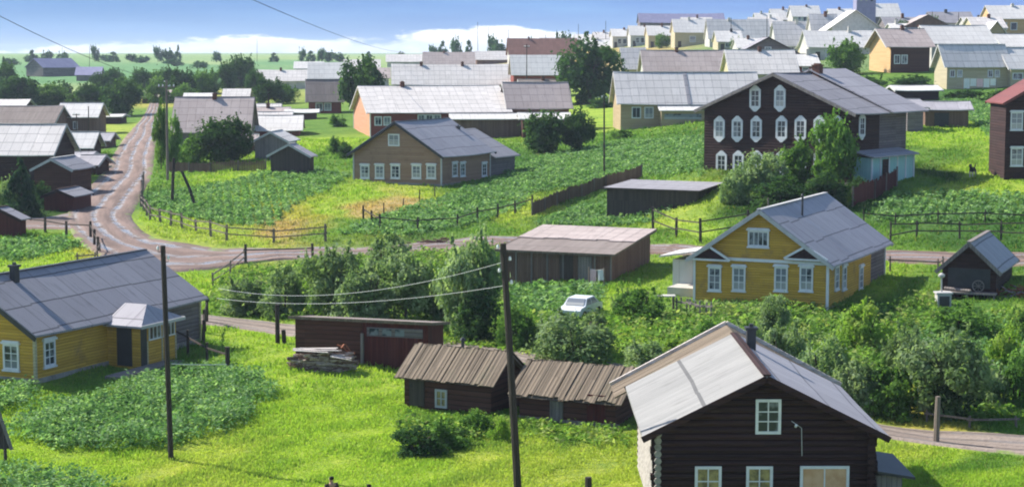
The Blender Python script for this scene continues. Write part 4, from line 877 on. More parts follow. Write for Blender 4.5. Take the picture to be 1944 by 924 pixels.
# town on the crest
TOWN = [ # px left, base y, px right, eave y, ridge y, type, wall, roof, windows, label
 (1096,88,1128,74,66,'r','whitewash','shiferw',1,'small white house at the left end of the skyline town'),
 (1132,92,1164,73,62,'r','whitewash','shifer',2,'white house second from the left on the skyline'),
 (1166,92,1196,68,56,'r','whitewash','shiferw',2,'white house with dark windows left of the purple roof'),
 (1200,90,1230,66,50,'r','whitewash','shiferw',2,'whitewashed house under left end of the purple roof'),
 (1218,72,1366,42,27,'r','lilaclog','purpleroof',0,'long purple-grey roofed building on the crest'),
 (1234,92,1278,66,50,'r','cream','shiferw',1,'cream house with white roof and shrub under the purple roof'),
 (1284,92,1346,60,38,'r','cream','shiferw',1,'yellowish house with bright frame under the purple roof'),
 (1350,90,1452,72,38,'r','whitewash','shifer',2,'broad pale roof left of the grey-brown gabled house'),
 (1430,70,1478,50,34,'r','whitewash','shifer',1,'pale roof behind broad pale roof on crest'),
 (1478,106,1546,84,42,'r','whitewash','shifer',2,'pale roofed house right of the grey-brown gabled house'),
 (1470,48,1500,36,18,'r','whitewash','shiferw',1,'small white house highest left on the crest'),
 (1508,44,1548,30,12,'r','whitewash','shiferw',3,'white crest house with row of dark windows'),
 (1538,118,1652,88,60,'r','whitewash','shiferw',2,'long white roof left of the timber house'),
 (1548,100,1584,74,28,'r','whitewash','shifer',1,'pale house left of the broad white gable'),
 (1686,62,1750,50,34,'r','lilaclog','slated',1,'dark grey house right of the broad white gable'),
 (1775,60,1840,42,24,'r','cream','slated',1,'cream skyline house with dark roof right of centre'),
 (1886,70,1944,34,12,'r','orangewood','shiferw',2,'orange-walled house with pale roof at right end of skyline'),
 (1852,80,1900,52,34,'r','cream','shifer',1,'small cream skyline house near the right edge'),
 (1512,140,1546,124,104,'r','redwall','shiferw',1,'low red-walled hut with white roof right of the dark gable'),
 (1640,50,1700,30,8,'r','lilaclog','shiferw',0,'pale roof behind the dark tower'),
 (1030,92,1090,82,72,'r','whitewash','shifer',0,'pale roof behind the rusty roof'),
 (1366,96,1400,78,60,'r','cream','shiferw',1,'cream cottage wedged under the broad pale crest roof'),
 (1404,104,1440,90,74,'r','whitewash','shiferw',1,'small white cottage left of the grey-brown gable'),
 (1300,66,1344,46,34,'r','whitewash','shifer',1,'pale house peeping over right half of the purple roof'),
 (1440,54,1470,40,26,'r','whitewash','shiferw',1,'white crest cottage left of the highest left crest house'),
 (1582,56,1612,36,18,'r','whitewash','shiferw',1,'white crest cottage touching the broad gabled hall'),
 (1700,70,1735,58,46,'r','whitewash','shiferw',1,'small white cottage under the dark grey skyline house'),
 (1840,64,1872,48,34,'r','whitewash','shiferw',1,'white cottage between cream skyline houses'),
 (1112,98,1150,88,76,'r','cream','shiferw',1,'low cream cottage at left foot of the skyline town'),
 (1740,104,1800,76,58,'r','cream','pinkroof',0,'pinkish roof behind the long white-roofed barn')]
for a, by, b_, ey, ry, ty, wl, rf, nw, lb in TOWN:
    h = House('hilltop_house', lb, 'house', (a - 3, by), 2, Wy=9, Rr=b_ + 9, eave=ey + 1, rp=((a+b_)/2, ry), roof=rf, wall=wl, oe=.4, og=.4, base=False, group='houses of the town on the crest')
    if lb[0] != 'l' or nw: h.chimney(h.hx*random.uniform(-.5,.5), -.3, .6, random.uniform(.4,.9), random.choice(('brick','metal','whitewash')))
    if nw: h.door('R', a + (b_-a)*random.uniform(.06,.16), (ey+by)/2, .9, min(1.9, h.he*.7), 'fencedark')
    for i in range(nw): h.window('R', a + (b_-a)*(i+1)/(nw+1), (ey*1.0+by)/2 - (by-ey)*.05, min(1.7, h.Lx/(nw+1)*.55), min(1.7, h.he*.5), 'plain', bars=(0, 0))
h = House('broad_gable_hall', 'hall with broad greenish gable and dazzling white roof on the crest', 'hall', (1668,92), 88, L=1578, Lx=12, eave=52, rp=(1622,21), roof='shiferw', wall='sage' if 'sage' in M else 'greyplank', oe=1.4, og=.8, base=False, edge='dirtywhite', group=None)
h.wall.data.materials[0] = M['dirtywhite']
h = House('gabled_house', 'brown gabled house with white edge above the long white-roofed barn', 'house', (1800,66), 88, L=1722, Lx=9, eave=48, rp=(1762,29), roof='pinkroof', wall='rustplank', oe=.8, og=.6, base=False, edge='dirtywhite')
h = House('gabled_house', 'small greenish gabled house near right end of the skyline', 'house', (1906,88), 88, L=1876, Lx=7, eave=60, rp=(1894,42), roof='shiferw', wall='tan', oe=.5, og=.5, base=False, edge='dirtywhite')
# dark tower
P = ground(1640, 60); s_ = P[1] / F; rt = tag(empty('square_tower', P), 'dark square tower block on the skyline above the white hall roof', 'tower')
zt = (60 + 22) * s_; mb = MB(); mb.bx(-18*s_, 18*s_, -18*s_, 18*s_, -2, zt-.8); mb.build('shaft', M['purpleroof'], rt)
mb = MB(); mb.bx(-19.5*s_, 19.5*s_, -19.5*s_, 19.5*s_, zt-.798, zt); mb.build('parapet', M['metal'], rt)
for i in range(3): mb = MB(); mb.bx((-12+i*10)*s_, (-8+i*10)*s_, -18.5*s_, -18.02*s_, zt-3.4, zt-1.8); mb.build('window', M['glass'], rt)
# ------------------------------------------------------------------ trees and bushes
def leafquads(c, nrm, size, r_):
    """c (n,3) centres, nrm (n,3) facing, size (n,): pointed leaf clumps as quads"""
    n = len(c); a = r_.normal(size=(n, 3)); a -= (a * nrm).sum(1)[:, None] * nrm; a /= np.linalg.norm(a, axis=1)[:, None] + 1e-9
    b = np.cross(nrm, a); s = size[:, None]; k = r_.uniform(.35, .7, (n, 1))
    bend = nrm * s * r_.uniform(-.3, .3, (n, 1))
    return np.stack([c - a*s, c - b*s*k + bend, c + a*s, c + b*s*k + bend], 1)
def crown_mesh(name, seed, ncl, per, leaf, pal, prof='round', crad=.2, z0=.1, spread=.9, up=0.0, loose=.16):
    r_ = np.random.default_rng(seed); C = []; Rr = []
    for i in range(ncl):
        while True:
            p = r_.uniform(-1, 1, 3)
            if .05 < np.linalg.norm(p) < 1: break
        z = (p[2] + 1) / 2
        if prof == 'round': w_ = 1.0
        elif prof == 'cone': z = r_.uniform(0, 1) ** 1.2; ang = r_.uniform(0, 2*math.pi); w_ = 1; rad = (1 - z) ** .8 * r_.uniform(.45, 1) ; p = np.array((math.cos(ang)*rad, math.sin(ang)*rad, 0))
        elif prof == 'mound': z = abs(p[2]) * .95; w_ = 1.05
        elif prof == 'tall': w_ = .9
        C.append((p[0] * .5 * spread * w_, p[1] * .5 * spread * w_, z0 + z * (1 - z0 - crad*.55)))
        Rr.append(crad * r_.uniform(.55, 1.2) * (1 if prof != 'cone' else (.45 + .7 * (1 - z))))
    C = np.array(C); Rr = np.array(Rr); n = ncl * per; k = np.repeat(np.arange(ncl), per)
    d = r_.normal(size=(n, 3)); d /= np.linalg.norm(d, axis=1)[:, None]; rad = r_.uniform(.35, 1.08, n) ** .6 * Rr[k]
    c = C[k] + d * rad[:, None] * np.array((1, 1, .82)); nr = d + r_.normal(scale=.55, size=(n, 3)); nr[:, 2] += .35 + up; nr /= np.linalg.norm(nr, axis=1)[:, None]
    lo = r_.uniform(0, 1, n) < loose; c[lo] += d[lo] * Rr[k][lo][:, None] * np.abs(r_.normal(scale=.45, size=(lo.sum(), 1)))
    if prof in ('mound', 'tall', 'round'):                 # loose upright sprays
        ns = 26; ba = r_.integers(0, ncl, ns); sp_ = r_.integers(0, n, int(n * .10)); w_ = r_.integers(0, ns, len(sp_)); t_ = r_.uniform(0, 1, len(sp_))
        dirv = d[ba * per] * .35 + np.array((0, 0, 1.0)); L_ = r_.uniform(.6, 1.25, ns) * crad
        c[sp_] = C[ba[w_]] + dirv[w_] * (.5 + t_)[:, None] * L_[w_][:, None] + r_.normal(scale=.012, size=(len(sp_), 3))
    c[:, 2] = np.clip(c[:, 2], .015, 1.06)
    pal = np.array(pal); cc = pal[r_.integers(0, len(pal), ncl)][k] * r_.uniform(.80, 1.2, (n, 1)); cc = cc * (1 - .25) + .25 * pal[r_.integers(0, len(pal), n)]
    return quads_mesh(name, leafquads(c, nr, leaf * r_.uniform(.6, 1.3, n), r_), cc, M['leaf'])
G = dict(dark=[(.045,.10,.035),(.06,.13,.04),(.085,.16,.05),(.035,.08,.035)], green=[(.10,.21,.045),(.14,.27,.06),(.075,.16,.04),(.18,.31,.08)],
  willow=[(.20,.30,.13),(.26,.36,.18),(.15,.24,.09),(.31,.40,.23)], bright=[(.21,.36,.05),(.27,.43,.08),(.16,.28,.05),(.32,.42,.10)],
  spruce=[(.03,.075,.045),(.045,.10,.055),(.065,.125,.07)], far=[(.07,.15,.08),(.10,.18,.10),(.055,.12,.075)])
PROTO = {}
def proto(kind):
    if kind in PROTO: return PROTO[kind]
    sp = dict(dark=('dark','round',40,150,.040,.19,.04), green=('green','round',40,150,.040,.19,.04), willow=('willow','mound',44,170,.034,.17,.03), bright=('bright','mound',34,130,.042,.18,.03),
              spruce=('spruce','cone',46,110,.040,.15,.05), far=('far','round',16,70,.07,.22,.04), greenbush=('green','mound',34,130,.042,.19,.03), darkbush=('dark','mound',34,130,.042,.19,.03),
              talltree=('green','tall',40,130,.036,.15,.10), willowtree=('willow','round',48,180,.032,.17,.14), farspruce=('far','cone',18,50,.07,.18,.05))[kind]
    PROTO[kind] = [crown_mesh('crown_' + kind, 100 + i + len(PROTO) * 7, sp[2], sp[3], sp[4], G[sp[0]], sp[1], sp[5], sp[6]) for i in range(3 if kind not in ('spruce', 'farspruce') else 2)]
    return PROTO[kind]
TR = {}
def trunk_mesh(kind, multi, sd):
    if (kind, sd) in TR: return TR[(kind, sd)]
    rr = random.Random(sd + 50); mb = MB()
    if multi:
        for i in range(6):
            a = rr.uniform(0, 6.28); x, y = math.cos(a) * .3, math.sin(a) * .3
            mb.tube([(x*.1, y*.1, -.08), (x*.45, y*.45, .3), (x, y, .68)], [.022, .015, .006], 5)
    else:
        top = .9 if 'spruce' in kind else .62
        mb.tube([(0,0,-.08), (.01,.0,.2), (-.01,.01,.45), (0,0,top)], [.034, .026, .018, .006], 7)
        if 'spruce' not in kind:
            for i in range(7):
                a = rr.uniform(0, 6.28); z = rr.uniform(.2, .5); L_ = rr.uniform(.22, .36)
                mb.tube([(0,0,z), (math.cos(a)*L_*.5, math.sin(a)*L_*.5, z+.12), (math.cos(a)*L_, math.sin(a)*L_, z+.3)], [.014, .009, .003], 5)
    o = mb.build('trunk', M['bark']); me = o.data; bpy.data.objects.remove(o); TR[(kind, sd)] = me; return me
NTREE = [0]
def tree(kind, px, by, ty, wpx, label, name=None, tint=None, group=None, dist=None):
    P = ground(px, by); s_ = P[1] / F; Hh = (by - ty) * s_; Wd = wpx * s_ * 1.0; NTREE[0] += 1; i = NTREE[0]
    bush = kind in ('willow', 'bright', 'greenbush', 'darkbush')
    name = name or ('bush' if bush else ('spruce_tree' if 'spruce' in kind else 'tree'))
    cat = 'bush' if bush else 'tree'
    rt = tag(empty(name, (P[0], P[1], P[2] - .05), rng.uniform(0, 6.28)), label, cat, group); rt.scale = (Wd, Wd * rng.uniform(.85, 1.05), Hh)
    pm = proto(kind); c = bpy.data.objects.new('crown', pm[i % len(pm)]); col.objects.link(c); c.parent = rt
    t_ = tint or (1, 1, 1); v = rng.uniform(.88, 1.12); c.color = (t_[0]*v, t_[1]*v, t_[2]*v, 1)
    tm = trunk_mesh(kind, bush, i % 3); tk = bpy.data.objects.new('trunk', tm); col.objects.link(tk); tk.parent = rt
    # the trunk mesh keeps its own proportions
    return rt
T_ = [
 ('dark',1120,198,70,118,'huge dark round-crowned tree between the rusty roof and tan house','leafy_tree'),
 ('dark',688,218,104,84,'tall dark tree left of the red house roof','leafy_tree'),
 ('dark',1035,290,212,84,'dark bushy tree behind the brown house roof, left of a pair','leafy_tree'),
 ('dark',1098,286,205,62,'dark bushy tree behind the brown house, right of a pair','leafy_tree'),
 ('green',1608,142,74,70,'fresh green tree left of the timber house with orange gable','leafy_tree'),
 ('dark',458,170,106,58,'dark tree on the far meadow edge above the sprawling barn','leafy_tree'),
 ('greenbush',400,178,126,50,'green bush to the left of the dark far tree above the barn roofs',None),
 ('dark',345,190,128,54,'dark tree at the far end of the muddy road','leafy_tree'),
 ('dark',420,308,226,92,'large dark green tree hiding the sprawling barn, biggest of the roadside clump','leafy_tree'),
 ('dark',452,305,218,56,'slim dark tree at the right side of the roadside clump','leafy_tree'),
 ('greenbush',372,312,252,66,'lower green bush at the left foot of the roadside clump',None),
 ('dark',228,220,150,92,'dark tree where the muddy road vanishes at left','leafy_tree'),
 ('green',255,196,160,40,'small tree right behind the dark tree at the end of the road','leafy_tree'),
 ('greenbush',300,196,146,50,'soft green bush over the farthest bend of the muddy road',None),
 ('spruce',42,412,292,82,'dark spruce-like conifer in front of the left-hand huts',None),
 ('willow',12,405,330,50,'pale shrub at the left foot of the conifer',None),
 ('darkbush',80,390,340,40,'dark shrub between conifer and red hut',None),
 ('darkbush',20,206,148,70,'dark green shrub in the hedge at far left edge',None),('greenbush',70,202,152,70,'green shrub in the left hedge under the blue roof',None),
 ('darkbush',112,200,150,60,'dark shrub in the left hedge right of centre',None),('greenbush',150,202,164,54,'low green shrub at the right end of the left hedge',None),
 ('spruce',8,160,106,26,'dark pointed tree at the left border by the far meadow',None),
 ('dark',510,200,146,66,'dark tree left of the dark red house','leafy_tree'),('green',545,196,162,50,'green tree just beside the dark red house','leafy_tree'),
 ('greenbush',640,292,254,46,'green bush on the slope between black hut and brown house',None),
 ('darkbush',655,300,268,30,'dark small bush touching the left corner of the brown house',None),
 ('talltree',306,322,196,34,'slim dark-leaved tree entwined with the roadside pole','slim_tree'),('talltree',334,300,214,30,'thin leafy sapling right of the roadside pole','slim_tree'),
 ('dark',40,206,142,80,'wide dark tree in the left hedge below the blue roof','leafy_tree'),('dark',175,206,158,60,'round dark tree closing the left hedge towards the road','leafy_tree'),('green',95,204,158,70,'middling green tree in the left hedge','leafy_tree'),
 ('dark',215,170,128,40,'dark tree band left of the road end, behind the hedge trees','leafy_tree'),('dark',270,172,130,46,'dark tree straight above the road end','leafy_tree'),('dark',322,176,126,44,'dark tree between road end and farther dark tree','leafy_tree'),('green',385,180,132,44,'greenish tree over the left part of the sprawling barn','leafy_tree'),('dark',432,176,118,36,'dark narrow tree next to the dark far meadow tree','leafy_tree'),('dark',485,182,130,36,'small dark tree between far meadow tree and low white roof','leafy_tree'),('greenbush',350,192,158,50,'bush just over the small pale roof by the road',None),
 ('dark',10,175,120,44,'dark tree at the far left border in front of the meadow','leafy_tree'),('greenbush',640,240,214,40,'low bush in front of the dark red house',None),('darkbush',1140,205,182,50,'dark bush beside the pale blue car',None),('greenbush',1180,262,240,46,'bush at the left corner of the tan house',None),
 ('willow',1080,640,590,70,'willow bush hiding the bonnet of the white car',None),('willow',1130,622,582,46,'small willow right of the white car',None),
 ('dark',190,176,138,44,'small dark tree left of the vanishing road on the meadow','leafy_tree'),('green',300,168,134,50,'light tree mass beyond the end of the road','leafy_tree'),('greenbush',375,170,140,50,'bushy growth between two far meadow trees',None),
 ('green',330,322,270,30,'bush at the foot of the roadside utility pole',None),
 # trees at the huge dark house
 ('green',1580,358,216,84,'tall fresh green birch in front of the huge dark house','birch_tree'),
 ('talltree',1515,364,262,84,'broad grey-green tree before the dark house windows','willow_tree'),
 ('willowtree',1448,376,284,92,'grey-green willow in front of the left windows of the dark house','willow_tree'),
 ('willow',1398,384,306,60,'willow bush at the left corner of the dark house',None),
 ('darkbush',1480,398,330,110,'dark shrub mass under the willows behind the ochre house roof',None),
 ('darkbush',1572,392,318,80,'dark shrub under the green birch',None),
 ('darkbush',1625,372,330,50,'dark low shrub in front of the turquoise porch',None),
 # middle willow belt
 ('willow',470,592,508,92,'grey-green willow bush nearest the railing by the road',None),('willow',540,600,492,92,'willow bush behind the dark barn left corner',None),
 ('willowtree',632,602,460,120,'big willow behind the left part of the dark barn','willow_tree'),('willow',690,610,480,110,'willow bush directly behind the dark barn',None),
 ('willow',735,560,430,110,'far willow bush against the dirt road',None),('willowtree',770,612,470,120,'willow behind the right part of the dark barn','willow_tree'),
 ('willowtree',888,640,425,124,'tallest willow of the belt with thick dark foot, left of the middle pole','willow_tree'),('darkbush',905,648,540,96,'dark green bush under the tallest willow',None),
 ('willow',830,600,500,90,'willow bush leaning on the tallest willow',None),('greenbush',980,660,570,76,'green bush just right of the middle pole foot',None),
 ('bright',590,560,500,70,'yellow-green bush within the willow belt',None),
 ('willow',1092,684,576,150,'wide grey-green willow bush behind the mossy plank roof',None),('willow',1050,650,590,70,'small willow bush left of the wide willow behind mossy roof',None),
 ('greenbush',1212,608,528,98,'round green bush beside the ochre house porch',None),('willow',1190,600,540,60,'pale shrub at left side of the round green bush',None),
 ('willow',1225,700,628,90,'low willow shrub behind pale roof of foreground house',None),('bright',1290,690,628,90,'light green shrub between foreground roof and ochre house',None),
 # right willow belt
 ('willow',1420,700,598,90,'willow bush just behind foreground roof ridge',None),('willow',1485,730,578,96,'tall willow bush in front of the ochre facade',None),('willowtree',1468,640,552,66,'young willow against the ochre wall','willow_tree'),
 ('willow',1560,756,616,104,'silvery willow bush right of the foreground stovepipe',None),('willow',1620,780,650,96,'willow bush above the end of the grey roof slope',None),
 ('bright',1640,660,556,96,'yellow-green bush at the right foot of the ochre house',None),('greenbush',1695,790,668,100,'dark green bush at the lower right belt',None),
 ('willowtree',1790,796,606,160,'big willow standing over the post by the right track','willow_tree'),('dark',1800,792,660,130,'dark crown behind the post by the right track','leafy_tree'),
 ('willow',1715,720,600,90,'pale willow shrub left of the big willow',None),('willow',1870,770,668,80,'willow shrub right of the big willow',None),
 ('greenbush',1835,640,560,120,'rounded blue-green bush below the granary',None),('bright',1905,700,600,70,'yellow-green bush near the right border',None),('greenbush',1930,770,660,70,'green bush at the right border above the track',None),
 ('greenbush',1940,640,570,60,'green bush at the right border below the junk heap',None),
 ('bright',1580,700,610,70,'small light green bush in the middle of the right belt',None),('greenbush',1350,660,600,80,'soft green bush below the left corner of the ochre house',None),
 # by the plank sheds
 ('darkbush',790,862,800,110,'dark nettle clump in front of the plank shed',None),('greenbush',850,846,785,90,'leafy weed clump below the plank shed window',None),('greenbush',905,822,772,70,'weed bush at the right corner of the plank shed',None),
 ('bright',948,838,778,40,'pale tall weeds left of the middle pole',None),
 # right meadow
 ('darkbush',1655,176,140,60,'dark hedge bush below the timber house corner',None),('darkbush',1725,170,140,90,'dark hedge bush below the timber house windows',None),('darkbush',1830,190,168,80,'dark hedge bush under the laundry',None),('darkbush',1905,196,168,70,'dark hedge bush under cream annex',None),
 ('green',1770,62,30,30,'dark little tree on the right skyline','leafy_tree'),('darkbush',1715,66,36,40,'dark shrub right of the broad hall on the skyline',None),
 ('green',1256,92,64,30,'shrub in front of the yellowish crest house','leafy_tree'),('greenbush',1160,112,92,40,'green shrub left of the crest houses',None),
 ('greenbush',1402,92,68,34,'shrub below the broad pale roof on the crest',None),
]
for k in T_: tree(k[0], k[1], k[2], k[3], k[4], k[5], k[6])
LM = [(0,'the left border'),(75,'the big blue-roofed barn'),(165,'the smaller purple barn'),(290,'the vanishing road'),(400,'the sprawling barn'),(458,'the dark far meadow tree'),(535,'the low white roof between trees'),(620,'the dark red house'),(690,'the tall dark tree'),(770,'the long pale roof'),(850,'the pale skyline roof'),(935,'the tall aerials'),(1030,'the rusty roof'),(1100,'the skyline town start')]
USED = {}
def where(px, what):
    l = min(LM, key=lambda q: abs(q[0] - px)); side = 'left of' if px < l[0] - 8 else ('right of' if px > l[0] + 8 else 'straight above')
    s_ = '%s %s %s' % (what, side, l[1]); n = USED.get(s_, 0); USED[s_] = n + 1
    return s_ if n == 0 else '%s, %s one there' % (s_, ('second', 'third', 'fourth', 'fifth', 'sixth')[n-1])
FAR = [(62,96),(180,88),(120,100),(215,98),(300,90),(322,94),(338,86),(412,100),(575,92),(590,96),(610,94),(626,98),(840,78),(822,88),(866,72),(890,74),(936,70),(948,80),(990,84),(1010,74),(645,102),(520,100),(250,104),(90,98),(1058,60),(1075,64),(760,100),(700,98)]
for i, (px, ty) in enumerate(FAR):
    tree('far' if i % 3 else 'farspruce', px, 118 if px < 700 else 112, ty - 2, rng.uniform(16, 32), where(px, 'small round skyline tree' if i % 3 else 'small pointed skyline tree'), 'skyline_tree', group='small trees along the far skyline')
HEDGE = [(200,118,30),(270,120,34),(330,126,40),(380,130,36),(120,122,34),(60,118,30),(20,124,30),(430,136,30),(250,160,40),(200,176,36)]
for i, (px, by, w_) in enumerate(HEDGE):
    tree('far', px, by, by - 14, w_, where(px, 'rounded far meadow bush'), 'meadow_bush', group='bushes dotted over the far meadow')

# ------------------------------------------------------------------ crops, herbs and grass (nobody could count them)
def scatter(name, polys, dens, hgt, leaf, per, pal, label, rows=False, kind_mat='leaf'):
    Vs, Cs = [], []
    for poly in polys:
        W = np.array([ground(*p)[:2] for p in poly]); lo, hi = W.min(0), W.max(0)
        area = .5 * abs(sum(W[i][0]*W[(i+1)%len(W)][1] - W[(i+1)%len(W)][0]*W[i][1] for i in range(len(W))))
        n = int((hi - lo).prod() * dens); p = rng.uniform(lo, hi, (n, 2)); p = p[inpoly(p[:, 0], p[:, 1], [tuple(w_) for w_ in W])]
        if rows:
            e = W[1] - W[0]; e = e / np.linalg.norm(e); nn = np.array((-e[1], e[0])); dd = p @ nn; p = p + nn[None] * ((np.round(dd / .85) * .85 - dd) * .80)[:, None]
        n = len(p); z = height(p[:, 0], p[:, 1]); k = np.repeat(np.arange(n), per); hh = hgt * rng.uniform(.6, 1.25, n) * (1 + .25 * np.sin(p[:, 0] * 1.1) * np.cos(p[:, 1] * .7))
        c = np.stack([p[k, 0], p[k, 1], z[k]], -1); off = rng.normal(scale=hgt * .42, size=(len(k), 3)); off[:, 2] = rng.uniform(.05, 1, len(k)) ** .7 * hh[k]; c += off
        nr = rng.normal(scale=.6, size=(len(k), 3)); nr[:, 2] += 1.0; nr /= np.linalg.norm(nr, axis=1)[:, None]
        P_ = np.array(pal); cc = P_[rng.integers(0, len(P_), n)][k] * rng.uniform(.7, 1.3, (len(k), 1))
        far = 1 + c[:, 1] * 0
        Vs.append(leafquads(c, nr, leaf * rng.uniform(.6, 1.3, len(k)), rng)); Cs.append(cc)
    me = quads_mesh(name, np.concatenate(Vs), np.concatenate(Cs), M[kind_mat]); o = bpy.data.objects.new(name, me); col.objects.link(o)
    tag(o, label, 'crops', None, 'stuff'); return o
POT = [(.15,.29,.10),(.21,.36,.15),(.11,.23,.075),(.28,.42,.21)]
scatter('potato_patch', [[(16,832),(60,788),(200,755),(330,708),(440,708),(505,730),(516,752),(430,818),(320,850),(230,858),(100,852)]], 10, .6, .10, 20, POT, 'dense leafy potato patch on the meadow left of the dark barn', True)
scatter('potato_patch', [[(-60,900),(150,905),(215,930),(240,990),(-60,990)],[(-40,740),(66,736),(72,760),(20,780),(-40,785)]], 10, .58, .10, 18, POT, 'leafy potato rows at the lower left corner and below the ochre house', True)
scatter('potato_field', [[(640,446),(740,410),(840,378),(930,345),(1040,300),(1180,268),(1336,262),(1336,334),(1225,330),(1215,322),(1010,368),(985,400),(880,432),(760,450)],
   [(1010,426),(1110,392),(1280,396),(1240,424)]], 6, .42, .15, 10, POT, 'broad potato field rising behind the brown house to the huge dark house', True)
scatter('potato_field', [[(288,398),(296,372),(420,352),(505,330),(600,322),(664,335),(620,362),(560,388),(520,430),(430,428),(330,412)]], 6, .40, .15, 10, POT, 'potato field between the muddy road and the brown house', True)
scatter('potato_field', [[(1650,420),(1690,372),(1820,366),(1960,372),(1960,418),(1800,424)],[(1725,232),(1850,232),(1900,290),(1900,200),(1800,186)]], 5.5, .42, .15, 9, POT, 'potato field on the right slope below the dark house at the edge', True)
scatter('potato_patch', [[(958,545),(1150,545),(1140,575),(1050,600),(960,600)],[(-40,462),(120,456),(160,470),(60,492),(-40,496)]], 7, .42, .16, 8, POT, 'potato patch in front of the weathered barn', True)
scatter('potato_patch', [[(1720,640),(1860,600),(1960,640),(1960,760),(1860,740),(1760,700)]], 6, .5, .15, 9, POT, 'rank green herbage on the bank below the granary', False)
HERB = [(.17,.31,.06),(.24,.38,.10),(.13,.24,.05),(.31,.38,.13)]
scatter('tall_herbs', [[(400,545),(470,510),(960,470),(960,640),(600,612),(400,592)],[(960,600),(1300,600),(1330,585),(1660,590),(1760,560),(1790,600),(1700,780),(1400,720),(1230,690),(960,655)],
    [(1660,790),(1940,770),(1944,800),(1700,800)]], 4.5, .5, .16, 7, HERB, 'tall herbs and nettles between the willow bushes', False)
scatter('tall_herbs', [[(740,800),(780,790),(1180,815),(1230,850),(1100,850),(1000,830),(820,845)],[(830,640),(960,645),(1180,690),(1160,700),(960,668),(830,655)],[(1760,590),(1944,590),(1944,640),(1740,640)]], 7, .35, .12, 8, HERB + [(.24,.34,.06)], 'ragged weeds along the plank sheds', False)

def grass(name, label, n, ulo, uhi, ylo, yhi, hlo, hhi):
    u = rng.uniform(ulo, uhi, n); Y = np.exp(rng.uniform(math.log(ylo), math.log(yhi), n)); X = u * Y; ok = np.ones(n, bool)
    for rd in ROADS:
        W = [tuple(ground(*p)[:2]) for p in rd]; ok &= ~inpoly(X, Y, W)
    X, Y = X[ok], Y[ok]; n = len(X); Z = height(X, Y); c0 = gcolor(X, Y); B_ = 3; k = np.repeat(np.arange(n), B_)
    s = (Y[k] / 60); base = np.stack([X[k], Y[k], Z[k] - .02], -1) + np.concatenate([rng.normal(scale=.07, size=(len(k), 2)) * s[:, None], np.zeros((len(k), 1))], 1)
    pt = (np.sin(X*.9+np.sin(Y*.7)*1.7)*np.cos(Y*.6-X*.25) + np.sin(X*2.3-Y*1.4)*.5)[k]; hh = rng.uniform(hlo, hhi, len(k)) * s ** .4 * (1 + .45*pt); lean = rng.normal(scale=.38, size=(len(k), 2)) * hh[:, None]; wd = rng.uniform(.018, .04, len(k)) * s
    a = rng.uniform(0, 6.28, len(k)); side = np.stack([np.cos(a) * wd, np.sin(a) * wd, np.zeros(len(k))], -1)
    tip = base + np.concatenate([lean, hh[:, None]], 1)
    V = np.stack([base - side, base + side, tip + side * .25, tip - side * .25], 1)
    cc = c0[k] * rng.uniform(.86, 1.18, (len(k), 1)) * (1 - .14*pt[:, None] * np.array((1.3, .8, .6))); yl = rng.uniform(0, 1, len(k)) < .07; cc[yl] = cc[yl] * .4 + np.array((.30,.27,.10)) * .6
    me = quads_mesh(name, V, cc, M['grass']); o = bpy.data.objects.new(name, me); col.objects.link(o); tag(o, label, 'grass', None, 'stuff'); return o
grass('meadow_grass', 'short bright green grass of the foreground meadow', 125000, -.37, .37, 55, 84, .05, .13)
grass('slope_grass', 'rough green grass on the slopes behind the willow belt', 105000, -.37, .37, 84, 230, .06, .17)
# ------------------------------------------------------------------ fences, poles, wires
def fence(px, label, hgt=1.15, gap=2.6, rails=2, mat='fence', name='rail_fence', pw=.11, lean=.06, group=None, drop=()):
    P = [ground(*p) for p in px]; pts = []
    for a, b in zip(P[:-1], P[1:]):
        n = max(1, int(round(np.linalg.norm(b[:2] - a[:2]) / gap)))
        for i in range(n): q = a[:2] + (b[:2] - a[:2]) * i / n; pts.append((q[0], q[1], float(height(q[0], q[1])[0])))
    pts.append(tuple(P[-1])); o0 = Vector(pts[0]); rt = tag(empty(name, o0), label, 'fence', group); tops = []
    for i, p in enumerate(pts):
        b = Vector(p) - o0; t = b + Vector((random.uniform(-lean, lean), random.uniform(-lean, lean), hgt * random.uniform(.85, 1.15)))
        mb = MB(); mb.tube([b - Vector((0,0,.4)), t], [pw*.62, pw*.5], 6); mb.build('post', M[mat], rt); tops.append((b, t))
    for r_ in range(rails):
        f = (r_ + 1) / (rails + .35)
        for i in range(len(tops) - 1):
            if (i, r_) in drop: continue
            a = tops[i][0].lerp(tops[i][1], f + random.uniform(-.05,.05)); b = tops[i+1][0].lerp(tops[i+1][1], f + random.uniform(-.05,.05))
            mb = MB(); d = (b - a).normalized() * .15; off = Vector((0,-.08,0)); mb.bar(a - d + off, b + d + off, .05, .09); mb.build('rail', M[mat], rt)
    return rt
fence([(272,352),(268,392),(285,418),(345,436),(430,456),(520,461),(618,458)], 'post and rail fence curving round the meadow beside the muddy road', 1.25, 2.9, 2, pw=.2)
fence([(46,436),(126,446),(172,452),(186,478)], 'short fence with stout posts at the left junction', 1.25, 3.2, 1, 'fencedark', pw=.2)
fence([(148,500),(180,496),(190,480)], 'low pale rail by the side lawn at the junction', .7, 2.0, 1, 'fence')
fence([(405,545),(466,500)], 'slanting handrail beside the road above the willows', 1.1, 4.5, 2, 'greyplank' if False else 'fence')
fence([(466,500),(594,494)], 'two dark posts with wire rail along the road edge', 1.3, 6, 1, 'fencedark', pw=.2)
fence([(690,416),(722,436),(792,438),(868,432),(945,414),(1010,398)], 'dark posts of field fence above the willow belt', 1.2, 3.2, 1, 'fencedark', pw=.17)
fence([(690,418),(765,395),(826,376)], 'sparse posts across the dry yellow meadow patch', 1.0, 5.0, 0, 'fencedark')
